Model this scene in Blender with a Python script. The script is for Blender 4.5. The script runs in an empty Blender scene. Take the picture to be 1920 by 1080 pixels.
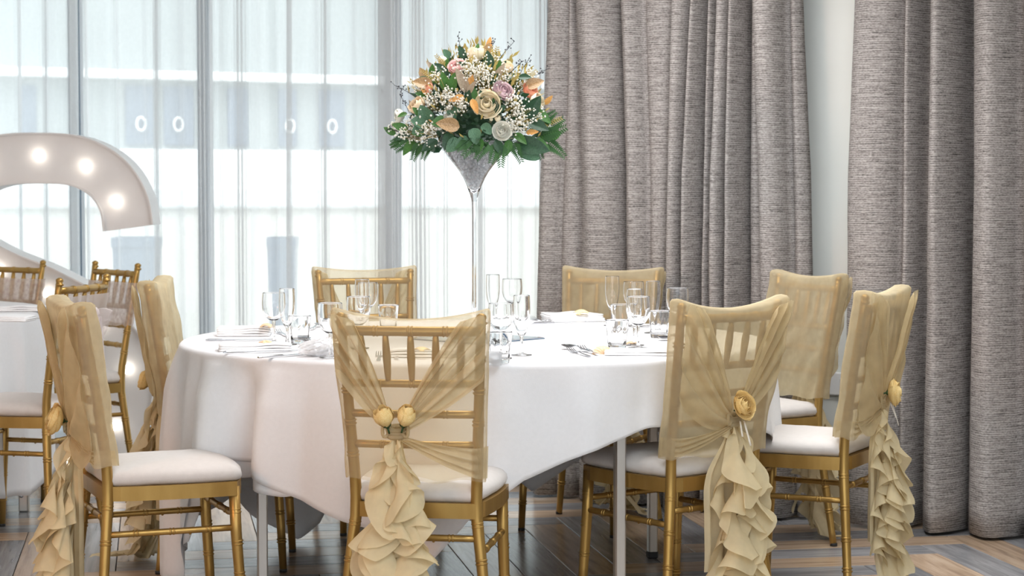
import bpy, math, random
from math import sin, cos, pi, sqrt, radians
from mathutils import Vector, Matrix, noise

S = bpy.context.scene
COL = S.collection
random.seed(11)

# ------------------------------------------------------------------ camera, world, lights, exposure
F, CH, CP = 3812.8, 1.2239, 0.050819           # focal length in pixels, camera height, downward pitch
cam_d = bpy.data.cameras.new('camera')
cam = bpy.data.objects.new('camera', cam_d)
COL.objects.link(cam)
cam.location = (0, 0, CH)
cam.rotation_euler = (pi/2 - CP, 0, 0)
cam_d.sensor_width = 36.0
cam_d.lens = F/1920*36.0
cam_d.clip_end = 200
cam_d.dof.use_dof = True
cam_d.dof.focus_distance = 5.5
cam_d.dof.aperture_fstop = 7.1
S.camera = cam

W = bpy.data.worlds.new('overcast_sky'); S.world = W; W.use_nodes = True
bg = W.node_tree.nodes['Background']
bg.inputs[0].default_value = (0.90, 0.95, 1.0, 1)
bg.inputs[1].default_value = 2.45

def area(name, loc, target, size, power, color=(1, 1, 1), size_y=None, spread=180):
    d = bpy.data.lights.new(name, 'AREA'); d.energy = power; d.color = color
    d.spread = radians(spread); d.shape = 'RECTANGLE'; d.size = size; d.size_y = size_y or size
    o = bpy.data.objects.new(name, d); COL.objects.link(o); o.location = loc
    o.rotation_euler = (Vector(target) - Vector(loc)).to_track_quat('-Z', 'Y').to_euler()
    return o
sd = bpy.data.lights.new('facade_fill_sun', 'SUN'); sd.energy = 2.0; sd.angle = radians(25); sd.color = (1.0, 0.98, 0.95)  # soft sun added to brighten the facade outside, though the sky is overcast
so = bpy.data.objects.new('facade_fill_sun', sd); COL.objects.link(so)
so.rotation_euler = Vector((0.15, 0.62, -0.77)).to_track_quat('-Z', 'Y').to_euler()
area('overhead_fill_light', (0.7, 3.3, 2.84), (0.5, 5.0, 0.6), 1.2, 58, (0.88, 0.94, 1.0), 2.4)  # unseen fill added overhead to brighten the cloth and chair backs
area('overhead_fill_light', (0.0, 6.4, 2.84), (0.0, 6.4, 0), 1.4, 38, (0.99, 0.99, 1.0), 1.4, 135)  # unseen fill added above the table to brighten its top
area('overhead_fill_light', (1.1, 5.6, 2.84), (1.1, 5.6, 0), 1.0, 12, (0.98, 0.985, 1.0), 1.0, 120)  # unseen fill added above the right-hand seats
area('warm_wall_lamp', (-3.0, 2.6, 1.9), (-0.9, 5.8, 0.6), 0.6, 27, (1.0, 0.46, 0.22))

S.view_settings.view_transform = 'Standard'
S.view_settings.look = 'None'
S.view_settings.gamma = 1.0
S.view_settings.use_curve_mapping = False
S.view_settings.exposure = 0.18
S.cycles.transparent_max_bounces = 40
S.cycles.max_bounces = 24
S.cycles.transmission_bounces = 24
S.cycles.sample_clamp_indirect = 4.0

# ------------------------------------------------------------------ helpers
def ray(px, py):
    dx, up = (px-960)/F, (540-py)/F
    c, s = cos(CP), sin(CP)
    return Vector((dx, c+up*s, -s+up*c))
def at_z(px, py, z):
    r = ray(px, py); t = (z-CH)/r.z
    return Vector((r.x*t, r.y*t, z))
def at_y(px, py, Y):
    r = ray(px, py); t = Y/r.y
    return Vector((r.x*t, Y, CH+r.z*t))
def N(x, y=0.0, z=0.0):
    return noise.noise(Vector((x, y, z)))
def lerp(a, b, t):
    return a+(b-a)*t
def interp(x, xs, ys):
    if x <= xs[0]: return ys[0]
    for i in range(len(xs)-1):
        if x <= xs[i+1]:
            t = (x-xs[i])/(xs[i+1]-xs[i]); return lerp(ys[i], ys[i+1], t)
    return ys[-1]
def smooth(t):
    t = max(0.0, min(1.0, t)); return t*t*(3-2*t)

class MB:
    def __init__(s): s.v = []; s.f = []
    def add(s, vs, fs):
        o = len(s.v); s.v += [tuple(p) for p in vs]; s.f += [tuple(i+o for i in f) for f in fs]; return s
    def grid(s, fn, nu, nv, closeu=False):
        vs = []; fs = []; m = nu if closeu else nu+1
        for j in range(nv+1):
            for i in range(m): vs.append(fn(i/nu, j/nv))
        for j in range(nv):
            for i in range(nu):
                a = j*m+i; b = j*m+(i+1) % m
                fs.append((a, b, b+m, a+m))
        return s.add(vs, fs)
    def rings(s, rs, cap=True):
        n = len(rs[0]); vs = [p for r in rs for p in r]; fs = []
        for j in range(len(rs)-1):
            for i in range(n):
                fs.append((j*n+i, j*n+(i+1) % n, (j+1)*n+(i+1) % n, (j+1)*n+i))
        if cap:
            fs.append(tuple(range(n-1, -1, -1))); k = (len(rs)-1)*n; fs.append(tuple(range(k, k+n)))
        return s.add(vs, fs)
    def tube(s, pts, r, n=10, cap=True):
        pts = [Vector(p) for p in pts]
        rr = r if isinstance(r, (list, tuple)) else [r]*len(pts)
        rs = []; prev = None
        for i, p in enumerate(pts):
            t = (pts[min(i+1, len(pts)-1)]-pts[max(i-1, 0)])
            if t.length < 1e-9: t = Vector((0, 0, 1))
            t.normalize()
            if prev is None:
                a = Vector((1, 0, 0)) if abs(t.x) < .8 else Vector((0, 1, 0))
                u = a-t*a.dot(t)
            else:
                u = prev-t*prev.dot(t)
            u.normalize(); prev = u; w = t.cross(u)
            rs.append([p+(u*cos(2*pi*k/n)+w*sin(2*pi*k/n))*rr[i] for k in range(n)])
        return s.rings(rs, cap)
    def bar(s, pts, ws, ts, up=Vector((0, 0, 1))):
        pts = [Vector(p) for p in pts]; rs = []
        for i, p in enumerate(pts):
            t = (pts[min(i+1, len(pts)-1)]-pts[max(i-1, 0)]).normalized()
            x = t.cross(up).normalized(); n = x.cross(t)
            w = ws[i]/2; h = ts[i]/2
            rs.append([p+x*w-n*h*.4, p+x*w+n*h*.4, p+x*w*.6+n*h, p-x*w*.6+n*h, p-x*w+n*h*.4, p-x*w-n*h*.4, p-x*w*.6-n*h, p+x*w*.6-n*h])
        return s.rings(rs)
    def lathe(s, prof, n=24, c=(0, 0, 0), cap=False, mod=None):
        rs = []
        for (r, z) in prof:
            ring = []
            for k in range(n):
                a = 2*pi*k/n; q = r*(mod(a, r, z) if mod else 1)
                ring.append((c[0]+q*cos(a), c[1]+q*sin(a), c[2]+z))
            rs.append(ring)
        return s.rings(rs, cap)
    def box(s, c, d, bev=0.0, rz=0.0):
        x, y, z = d[0]/2, d[1]/2, d[2]/2; b = min(bev, x*.9, y*.9, z*.9)
        def sec(ex, ey, zz):
            if b <= 0: return [(-ex, -ey, zz), (ex, -ey, zz), (ex, ey, zz), (-ex, ey, zz)]
            return [(-ex+b, -ey, zz), (ex-b, -ey, zz), (ex, -ey+b, zz), (ex, ey-b, zz), (ex-b, ey, zz), (-ex+b, ey, zz), (-ex, ey-b, zz), (-ex, -ey+b, zz)]
        L = [sec(x, y, -z), sec(x, y, z)] if b <= 0 else [sec(x-b, y-b, -z) if False else sec(x-b*.7, y-b*.7, -z), sec(x, y, -z+b), sec(x, y, z-b), sec(x-b*.7, y-b*.7, z)]
        ca, sa = cos(rz), sin(rz)
        L = [[(c[0]+p[0]*ca-p[1]*sa, c[1]+p[0]*sa+p[1]*ca, c[2]+p[2]) for p in r] for r in L]
        return s.rings(L)
    def ball(s, c, r, n=8, m=5, sq=1.0):
        rs = []
        for j in range(m+1):
            a = pi*(j+.02)/(m+.04)
            rs.append([(c[0]+r*sin(a)*cos(2*pi*k/n), c[1]+r*sin(a)*sin(2*pi*k/n), c[2]-r*sq*cos(a)) for k in range(n)])
        return s.rings(rs)
    def oct(s, c, r):
        x, y, z = c
        return s.add([(x+r, y, z), (x-r, y, z), (x, y+r, z), (x, y-r, z), (x, y, z+r), (x, y, z-r)],
                     [(0, 2, 4), (2, 1, 4), (1, 3, 4), (3, 0, 4), (2, 0, 5), (1, 2, 5), (3, 1, 5), (0, 3, 5)])
    def mesh(s, name, mat, sm=True):
        me = bpy.data.meshes.new(name); me.from_pydata(s.v, [], s.f)
        if mat: me.materials.append(mat)
        if sm: me.polygons.foreach_set('use_smooth', [True]*len(me.polygons))
        me.update(); return me

def put(name, me, parent=None, loc=None, rot=None, scale=None, mat=None):
    o = bpy.data.objects.new(name, me); COL.objects.link(o)
    if parent: o.parent = parent
    if loc is not None: o.location = loc
    if rot is not None: o.rotation_euler = rot
    if scale is not None: o.scale = (scale,)*3 if isinstance(scale, (int, float)) else scale
    return o
def obj(name, mb, mat, parent=None, sm=True, **k):
    return put(name, mb.mesh(name, mat, sm), parent, **k)
def empty(name, loc, rz=0.0):
    o = bpy.data.objects.new(name, None); COL.objects.link(o)
    o.location = loc; o.rotation_euler = (0, 0, rz); o.empty_display_size = .1
    return o
def tag(o, label, cat, group=None, kind=None):
    o['label'] = label; o['category'] = cat
    if group: o['group'] = group
    if kind: o['kind'] = kind
    return o
def struct(o, label=None):
    o['kind'] = 'structure'
    if label: o['label'] = label
    return o

# ------------------------------------------------------------------ materials
def new_mat(name):
    m = bpy.data.materials.new(name); m.use_nodes = True
    nt = m.node_tree; b = nt.nodes['Principled BSDF']
    return m, nt, b
def link(nt, a, b): nt.links.new(a, b)
def ramp(nt, fac, stops):
    r = nt.nodes.new('ShaderNodeValToRGB'); e = r.color_ramp.elements
    while len(e) < len(stops): e.new(.5)
    for k, (p, c) in enumerate(stops): e[k].position = p; e[k].color = (*c, 1)
    link(nt, fac, r.inputs[0]); return r.outputs[0]
def tex(nt, scale, stretch=(1, 1, 1), detail=3, rough=.5, coord='Object'):
    tc = nt.nodes.new('ShaderNodeTexCoord'); mp = nt.nodes.new('ShaderNodeMapping')
    mp.inputs['Scale'].default_value = stretch; link(nt, tc.outputs[coord], mp.inputs[0])
    n = nt.nodes.new('ShaderNodeTexNoise'); n.inputs['Scale'].default_value = scale
    n.inputs['Detail'].default_value = detail; n.inputs['Roughness'].default_value = rough
    link(nt, mp.outputs[0], n.inputs['Vector']); return n.outputs[0]
def bump(nt, b, h, strength, dist=.002):
    n = nt.nodes.new('ShaderNodeBump'); n.inputs['Strength'].default_value = strength; n.inputs['Distance'].default_value = dist
    link(nt, h, n.inputs['Height']); link(nt, n.outputs[0], b.inputs['Normal'])
def plain(name, c, rough=.5, metal=0.0, var=.08, scale=12, bmp=0.0, spec=.5, stretch=(1, 1, 1), coat=0.0, sheen=0.0):
    m, nt, b = new_mat(name)
    h = tex(nt, scale, stretch)
    lo = tuple(x*(1-var) for x in c); hi = tuple(min(1, x*(1+var)) for x in c)
    link(nt, ramp(nt, h, [(.3, lo), (.7, hi)]), b.inputs['Base Color'])
    b.inputs['Roughness'].default_value = rough; b.inputs['Metallic'].default_value = metal
    b.inputs['Specular IOR Level'].default_value = spec
    if coat: b.inputs['Coat Weight'].default_value = coat
    if sheen: b.inputs['Sheen Weight'].default_value = sheen
    if bmp: bump(nt, b, tex(nt, scale*4, stretch), bmp)
    return m
def sheer(name, c, alpha, tint, trans=.4, var=.05, scale=30, power=2.0):
    """woven sheer cloth: part of the light passes straight between the threads, more of it is caught where the cloth turns edge on"""
    m = bpy.data.materials.new(name); m.use_nodes = True; nt = m.node_tree; nt.nodes.clear()
    out = nt.nodes.new('ShaderNodeOutputMaterial')
    tr = nt.nodes.new('ShaderNodeBsdfTransparent'); tr.inputs[0].default_value = (*tint, 1)
    df = nt.nodes.new('ShaderNodeBsdfDiffuse'); tl = nt.nodes.new('ShaderNodeBsdfTranslucent')
    h = tex(nt, scale)
    cc = ramp(nt, h, [(.3, tuple(x*(1-var) for x in c)), (.7, tuple(min(1, x*(1+var)) for x in c))])
    link(nt, cc, df.inputs[0]); link(nt, cc, tl.inputs[0])
    mx = nt.nodes.new('ShaderNodeMixShader'); mx.inputs[0].default_value = trans
    link(nt, df.outputs[0], mx.inputs[1]); link(nt, tl.outputs[0], mx.inputs[2])
    lw = nt.nodes.new('ShaderNodeLayerWeight'); lw.inputs[0].default_value = .5
    pw = nt.nodes.new('ShaderNodeMath'); pw.operation = 'POWER'; pw.inputs[1].default_value = power
    link(nt, lw.outputs['Facing'], pw.inputs[0])
    mr = nt.nodes.new('ShaderNodeMapRange'); mr.inputs['To Min'].default_value = alpha; mr.inputs['To Max'].default_value = 1.0
    link(nt, pw.outputs[0], mr.inputs[0])
    m2 = nt.nodes.new('ShaderNodeMixShader')
    link(nt, mr.outputs[0], m2.inputs[0]); link(nt, tr.outputs[0], m2.inputs[1]); link(nt, mx.outputs[0], m2.inputs[2])
    link(nt, m2.outputs[0], out.inputs[0])
    return m
def glass_mat(name, c=(1, 1, 1), rough=0.0, ior=1.45):
    m, nt, b = new_mat(name)
    b.inputs['Base Color'].default_value = (*c, 1); b.inputs['Transmission Weight'].default_value = 1
    b.inputs['Roughness'].default_value = rough; b.inputs['IOR'].default_value = ior
    h = tex(nt, 3); rr = nt.nodes.new('ShaderNodeMapRange'); rr.inputs['To Min'].default_value = rough; rr.inputs['To Max'].default_value = rough+.015
    link(nt, h, rr.inputs[0]); link(nt, rr.outputs[0], b.inputs['Roughness'])
    return m
def leaf_mat(name, c1, c2, rough=.45, trans=.25):
    m, nt, b = new_mat(name)
    link(nt, ramp(nt, tex(nt, 18, detail=4), [(.3, c1), (.7, c2)]), b.inputs['Base Color'])
    b.inputs['Roughness'].default_value = rough; b.inputs['Specular IOR Level'].default_value = .35
    tl = nt.nodes.new('ShaderNodeBsdfTranslucent'); tl.inputs[0].default_value = (*c2, 1)
    mx = nt.nodes.new('ShaderNodeMixShader'); mx.inputs[0].default_value = trans
    out = nt.nodes['Material Output']
    link(nt, b.outputs[0], mx.inputs[1]); link(nt, tl.outputs[0], mx.inputs[2]); link(nt, mx.outputs[0], out.inputs[0])
    return m

M = {}
def gold_mat(name, c1, c2):
    m, nt, b = new_mat(name)
    link(nt, ramp(nt, tex(nt, 22, (1, 1, .25), 4), [(.3, c1), (.72, c2)]), b.inputs['Base Color'])
    b.inputs['Metallic'].default_value = .72; b.inputs['Roughness'].default_value = .36
    bump(nt, b, tex(nt, 160), .06, .001)
    return m
M['gold'] = gold_mat('gold_paint', (.36, .215, .058), (.46, .29, .088))
M['rubber'] = plain('black_rubber', (.02, .02, .02), .6)
M['cushion'] = plain('white_seat_fabric', (.59, .555, .525), .75, var=.03, scale=60, bmp=.15, sheen=.2)
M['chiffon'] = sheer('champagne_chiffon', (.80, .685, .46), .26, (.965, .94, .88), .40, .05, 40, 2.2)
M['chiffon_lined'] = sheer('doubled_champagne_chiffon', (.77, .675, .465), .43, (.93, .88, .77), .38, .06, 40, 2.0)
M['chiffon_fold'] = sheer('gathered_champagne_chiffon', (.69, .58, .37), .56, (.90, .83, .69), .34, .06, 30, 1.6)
M['chiffon_ruffle'] = sheer('ruffled_champagne_chiffon', (.81, .70, .46), .80, (.90, .83, .69), .30, .06, 30, 1.4)
M['linen'] = plain('white_table_linen', (.77, .775, .79), .85, var=.015, scale=90, bmp=.1, sheen=.15)
M['napkin'] = plain('white_napkin_cotton', (.86, .87, .88), .85, var=.02, scale=120, bmp=.2)
M['white_paint'] = plain('white_paint', (.80, .80, .79), .45, var=.02)
M['wall'] = plain('pale_green_grey_wall_paint', (.86, .885, .84), .8, var=.015, scale=5, bmp=.05)
M['ceiling'] = plain('white_ceiling_paint', (.85, .85, .84), .9, var=.01)
M['silver'] = plain('polished_steel', (.62, .63, .66), .14, 1.0, .04)
M['steel'] = plain('brushed_table_leg_steel', (.55, .52, .48), .32, .9, .06, 40, stretch=(1, 1, .1))
M['glass'] = glass_mat('clear_glass', ior=1.38)
M['vase_glass'] = glass_mat('vase_glass', (.97, .98, 1.0))
M['mirror'] = plain('mirror_glass', (.86, .89, .93), .03, 1.0, .01)
M['frame'] = plain('grey_blue_window_frame', (.07, .11, .16), .45, var=.05)
M['ribbon'] = plain('ivory_satin_ribbon', (.82, .76, .66), .35, var=.03)
M['wood_board'] = plain('pale_board', (.45, .36, .26), .6, var=.1, scale=6, stretch=(1, 8, 1))

# woven grey curtain: fine horizontal slub lines
m, nt, b = new_mat('grey_slub_weave')
tc = nt.nodes.new('ShaderNodeTexCoord')
mp = nt.nodes.new('ShaderNodeMapping'); mp.inputs['Scale'].default_value = (14, 14, 330); link(nt, tc.outputs['Object'], mp.inputs[0])
n1 = nt.nodes.new('ShaderNodeTexNoise'); n1.inputs['Scale'].default_value = 1.0; n1.inputs['Detail'].default_value = 5; n1.inputs['Roughness'].default_value = .72
link(nt, mp.outputs[0], n1.inputs['Vector'])
mp2 = nt.nodes.new('ShaderNodeMapping'); mp2.inputs['Scale'].default_value = (120, 120, 260); link(nt, tc.outputs['Object'], mp2.inputs[0])
n2 = nt.nodes.new('ShaderNodeTexNoise'); n2.inputs['Scale'].default_value = 1.0; n2.inputs['Detail'].default_value = 2; link(nt, mp2.outputs[0], n2.inputs['Vector'])
sx = nt.nodes.new('ShaderNodeSeparateXYZ'); link(nt, tc.outputs['Object'], sx.inputs[0])
ph_ = nt.nodes.new('ShaderNodeMath'); ph_.operation = 'MULTIPLY_ADD'; ph_.inputs[1].default_value = 2*pi/.0078; link(nt, sx.outputs[2], ph_.inputs[0])
ns_ = nt.nodes.new('ShaderNodeMath'); ns_.operation = 'MULTIPLY'; ns_.inputs[1].default_value = 7.0; link(nt, n1.outputs[0], ns_.inputs[0]); link(nt, ns_.outputs[0], ph_.inputs[2])
sn_ = nt.nodes.new('ShaderNodeMath'); sn_.operation = 'SINE'; link(nt, ph_.outputs[0], sn_.inputs[0])
rb_ = nt.nodes.new('ShaderNodeMath'); rb_.operation = 'MULTIPLY_ADD'; rb_.inputs[1].default_value = .075; link(nt, sn_.outputs[0], rb_.inputs[0]); link(nt, n1.outputs[0], rb_.inputs[2])
mm = nt.nodes.new('ShaderNodeMix'); mm.data_type = 'FLOAT'; mm.inputs[0].default_value = .35
link(nt, rb_.outputs[0], mm.inputs[2]); link(nt, n2.outputs[0], mm.inputs[3])
link(nt, ramp(nt, mm.outputs[0], [(.34, (.075, .07, .067)), (.48, (.305, .28, .265)), (.62, (.53, .50, .48))]), b.inputs['Base Color'])
b.inputs['Roughness'].default_value = .9; b.inputs['Specular IOR Level'].default_value = .15
bump(nt, b, mm.outputs[0], .5, .004)
M['curtain'] = m
M['voile'] = sheer('white_voile', (.95, .965, .98), .57, (1, 1, 1), .66, .02, 60, 2.2)

def plank_mat(name, dark, mid, light):
    m, nt, b = new_mat(name)
    oi = nt.nodes.new('ShaderNodeObjectInfo'); tc = nt.nodes.new('ShaderNodeTexCoord')
    add = nt.nodes.new('ShaderNodeVectorMath'); add.operation = 'MULTIPLY_ADD'
    cb = nt.nodes.new('ShaderNodeCombineXYZ')
    for k in range(3): link(nt, oi.outputs['Random'], cb.inputs[k])
    add.inputs[1].default_value = (37, 53, 11); link(nt, cb.outputs[0], add.inputs[0]); link(nt, tc.outputs['Object'], add.inputs[2])
    mp = nt.nodes.new('ShaderNodeMapping'); mp.inputs['Scale'].default_value = (1.6, 22, 5); link(nt, add.outputs[0], mp.inputs[0])
    n = nt.nodes.new('ShaderNodeTexNoise'); n.inputs['Scale'].default_value = 1.6; n.inputs['Detail'].default_value = 6; n.inputs['Roughness'].default_value = .62; n.inputs['Distortion'].default_value = .6
    link(nt, mp.outputs[0], n.inputs['Vector'])
    c = ramp(nt, n.outputs[0], [(.28, dark), (.5, mid), (.75, light)])
    hs = nt.nodes.new('ShaderNodeHueSaturation'); mr = nt.nodes.new('ShaderNodeMapRange'); mr.inputs['To Min'].default_value = .75; mr.inputs['To Max'].default_value = 1.2
    link(nt, oi.outputs['Random'], mr.inputs[0]); link(nt, mr.outputs[0], hs.inputs['Value']); link(nt, c, hs.inputs['Color'])
    link(nt, hs.outputs[0], b.inputs['Base Color'])
    b.inputs['Roughness'].default_value = .22; b.inputs['Specular IOR Level'].default_value = .7
    bump(nt, b, n.outputs[0], .12, .003)
    return m
M['plank_brown'] = plank_mat('brown_oak_plank', (.27, .18, .12), (.48, .345, .235), (.62, .48, .35))
M['plank_grey'] = plank_mat('grey_stained_plank', (.13, .13, .137), (.245, .245, .255), (.39, .39, .395))

# ------------------------------------------------------------------ room shell
UX, UY = cos(radians(30)), -sin(radians(30))       # direction of the window wall, left to right
NX, NY = 0.5, cos(radians(30))                      # outward normal of that wall
P0 = (0.126, 7.92)
def wall_pt(s, off, z=0.0):
    return (P0[0]+s*UX+off*NX, P0[1]+s*UY+off*NY, z)
def wall_s(px, off=0.0, py=500):
    r = ray(px, py); k = r.x/r.y
    ox, oy = P0[0]+off*NX, P0[1]+off*NY
    return (k*oy-ox)/(UX-k*UY)
WRZ = radians(-30)

fl = struct(obj('floor', MB().box((-0.5, 4.5, -0.031), (9.5, 15, .05)), plain('floor_subbase', (.03, .028, .026), .8)), 'herringbone floor of brown and grey wood planks')
PW, PL, NPL = .158, .158*6, 6
pa = radians(10)
mb = MB().box((0, 0, 0), (PL-.003, PW-.003, .012), .0015)
plank_b = mb.mesh('plank', M['plank_brown'], False); plank_g = mb.mesh('plank', M['plank_grey'], False)
rnd = random.Random(4)
pc = 0
for k in range(-26, 27):
    for mcol in range(-5, 6):
        for typ in (0, 1):
            if typ == 0: u, v, ar = k*PW+PL/2, (k+.5)*PW, 0.0
            else: u, v, ar = (k+.5)*PW+PL, (k+1)*PW-PL/2, pi/2
            u += mcol*2*PL
            x = 0.61+u*cos(pa)-v*sin(pa); y = 6.723+u*sin(pa)+v*cos(pa)
            lim = .27*y+.75
            if not (4.1 < y < 9.9 and abs(x) < lim and y < 8.55-(x)*.577): continue
            put('plank', plank_b if (k+mcol) % 2 == 0 else plank_g, fl, (x, y, -.006), (0, 0, pa+ar+rnd.choice((0, pi))))
            pc += 1

s_open0, s_open1 = wall_s(-700, .22), wall_s(1046, .22)
s_end = 4.9
H = 2.9
wb = MB()
c = wall_pt((s_open1+s_end)/2, .28); wb.box((c[0], c[1], H/2), (s_end-s_open1, .2, H), 0, WRZ)
c = wall_pt((s_open0+s_open1)/2, .28); wb.box((c[0], c[1], 2.75), (s_open1-s_open0, .2, .3), 0, WRZ)
struct(obj('wall_back', wb, M['wall'], sm=False), 'pale green grey painted wall between the curtains')
c = wall_pt(s_end, .1)
ra = Vector((-NX, -NY, 0))
cx, cy = c[0]+ra.x*2.2, c[1]+ra.y*2.2
struct(obj('wall_right', MB().box((cx, cy, H/2), (.15, 4.6, H), 0, WRZ), M['wall'], sm=False))
struct(obj('ceiling', MB().box((-.3, 4.2, H+.05), (9.5, 12, .1)), M['ceiling'], sm=False))
struct(obj('wall_left', MB().box((-3.78, 3.2, H/2), (.15, 12.6, H)), M['wall'], sm=False))
c = wall_pt((s_open1+s_end)/2, .172)
struct(obj('baseboard_back', MB().box((c[0], c[1], .06), (s_end-s_open1-.02, .016, .12), .004, WRZ), M['white_paint'], sm=False))

# glazed window behind the voile
win = empty('window_1', wall_pt((s_open0+s_open1)/2, .28)); win.rotation_euler = (0, 0, WRZ); struct(win, 'floor to ceiling window behind sheer white curtains')
sm0 = (s_open0+s_open1)/2
mull = [wall_s(-700, .28), wall_s(-330, .28), wall_s(-92, .28), wall_s(146, .28), wall_s(387, .28), wall_s(738, .28), wall_s(1040, .28)]
for k, s in enumerate(mull):
    obj('mullion', MB().box((s-sm0, 0, 1.3), (.05, .06, 2.58), .006), M['frame'], win, sm=False)
for z in (.035, 2.56):
    obj('frame_rail', MB().box((0, 0, z), (s_open1-s_open0, .08, .07), .006), M['frame'], win, sm=False)
pm, nt, b = new_mat('window_pane_glass'); nt.nodes.clear()
out = nt.nodes.new('ShaderNodeOutputMaterial'); tr = nt.nodes.new('ShaderNodeBsdfTransparent'); gl = nt.nodes.new('ShaderNodeBsdfGlossy')
tr.inputs[0].default_value = (.96, .985, .98, 1); gl.inputs['Roughness'].default_value = .01
lw = nt.nodes.new('ShaderNodeLayerWeight'); pw_ = nt.nodes.new('ShaderNodeMath'); pw_.operation = 'POWER'; pw_.inputs[1].default_value = 5
link(nt, lw.outputs['Facing'], pw_.inputs[0]); mr = nt.nodes.new('ShaderNodeMapRange'); mr.inputs['To Min'].default_value = .03; link(nt, pw_.outputs[0], mr.inputs[0])
mx = nt.nodes.new('ShaderNodeMixShader')
link(nt, mr.outputs[0], mx.inputs[0]); link(nt, tr.outputs[0], mx.inputs[1]); link(nt, gl.outputs[0], mx.inputs[2]); link(nt, mx.outputs[0], out.inputs[0])
for k in range(len(mull)-1):
    a, bb = mull[k]+.017-sm0, mull[k+1]-.017-sm0
    obj('pane', MB().box(((a+bb)/2, 0, 1.3), (bb-a, .006, 2.46)), pm, win, sm=False)

# ------------------------------------------------------------------ outside the window
M['render_pale'] = plain('pale_outside_render', (.40, .43, .43), .9, var=.08, scale=.7)
M['render_white'] = plain('white_outside_coping', (.93, .93, .92), .8, var=.02)
M['outside_dark'] = plain('blue_grey_outside_glazing', (.19, .23, .29), .3, var=.08)
M['outside_warm'] = plain('cream_low_wall', (.78, .75, .70), .9, var=.04)
M['paving_out'] = plain('pale_terrace_paving', (.62, .62, .60), .9, var=.06, scale=2)
struct(obj('ground', MB().box((-1, 21, -.12), (44, 26, .1)), M['paving_out'], sm=False), 'pale terrace outside the window')
fa = math.atan2(.46, .89)
house = empty('neighbouring_building', (-3.3, 20.0, -.07), fa)
tag(house, 'pale building seen dimly through the sheer curtains with white band and dark windows', 'building')
obj('wall', MB().box((2, .4, 3.1), (26, .6, 6.2)), M['render_pale'], house, sm=False)
obj('lower_wall', MB().box((2, .06, .82), (26, .1, 1.64), .01), M['render_white'], house, sm=False)
obj('white_band', MB().box((2, .02, 2.36), (26, .2, .085), .01), M['render_white'], house, sm=False)
def hx(px):       # position along the facade under an image column
    r = ray(px, 200); k = r.x/r.y
    ox, oy, dx, dy = -3.3, 20.0, cos(fa), sin(fa)
    return (k*oy-ox)/(dx-k*dy)
for (a, bb, z0, z1) in ((40, 72, 1.65, 2.24), (240, 292, 1.68, 2.26), (312, 368, 1.68, 2.26), (432, 470, 1.68, 2.26), (528, 562, 1.68, 2.26), (604, 652, 1.68, 2.26), (735, 790, 1.6, 2.26), (880, 930, 1.6, 2.26)):
    w = obj('window', MB().box(((hx(a)+hx(bb))/2, .1, (z0+z1)/2), (hx(bb)-hx(a), .06, z1-z0), .01), M['outside_dark'], house, sm=False)
for px in (266, 336, 546, 625):
    t = MB(); n = 20
    t.tube([(hx(px)+.045*cos(2*pi*k/n), 0.03, 1.885+.065*sin(2*pi*k/n)) for k in range(n+1)], .014, 6)
    obj('pale_ring', t, M['render_white'], house)  # plain white rings set over the dark windows
lw_ = empty('terrace_wall', (-2.0, 15.0, -.07), radians(4))
tag(lw_, 'cream low terrace wall with white coping behind the sheer curtains', 'wall')
obj('wall', MB().box((.5, .2, .56), (18, .3, 1.12)), M['outside_warm'], lw_, sm=False)
obj('coping', MB().box((.5, .2, 1.20), (18, .42, .16), .02), M['render_white'], lw_, sm=False)
for (px, w, lab) in ((257, .30, 'blue grey tall planter box outside window, nearer the marquee letter'), (530, .20, 'blue grey planter box outside window, left of the back chair')):
    p = at_y(px, 480, 14.2)
    q = empty('planter_box', (p.x, 14.2, -.07)); tag(q, lab, 'planter')
    obj('box', MB().lathe([(w*.55, 0), (w*.68, .86), (w*.72, .86), (w*.72, .93), (w*.6, .93), (w*.58, .8)], 4, (0, 0, 0)), M['outside_dark'], q, sm=False, rot=(0, 0, pi/4))
    obj('soil', MB().box((0, 0, .8), (w*.8, w*.8, .05)), plain('potting_soil', (.05, .04, .03), .95), q, sm=False)

# ------------------------------------------------------------------ curtains
def drape(name, knots, bulge, zt, zb, off, mat, seed, hem=True, nper=10, nz=30):
    """knots: list of (image row, [image columns of the fold lines]) placed on the curtain track"""
    rows = [(at_y(960, py, 7.5).z, [wall_s(x, off, py) for x in xs]) for py, xs in knots]
    rows.sort(key=lambda r: r[0]); zs = [r[0] for r in rows]; nl = len(bulge)
    def fn(u, v):
        z = lerp(zt, zb, v)
        bnd = [interp(z, zs, [r[1][i] for r in rows]) for i in range(nl+1)]
        x = u*nl; i = min(int(x), nl-1); t = x-i
        e = bulge[i]*(1+.15*N(i*3.1+seed, z*1.3))
        sh = .16*sin(2*pi*t)*(1 if (i+seed) % 2 else -1)
        s = lerp(bnd[i], bnd[i+1], t+sh*.35)
        d = e*max(0, sin(pi*t))**(.62 if e > 0 else .9) + .006*N(s*9, z*2.2, seed) + .004*N(s*30, z*6, seed+4)
        d += .012*N(s*2.1, z*.9, seed+9)
        return wall_pt(s, off-d, z)
    mb = MB(); mb.grid(fn, nl*nper, nz)
    o = obj(name, mb, mat)
    mod = o.modifiers.new('thickness', 'SOLIDIFY'); mod.thickness = .004; mod.offset = 0
    return o
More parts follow.
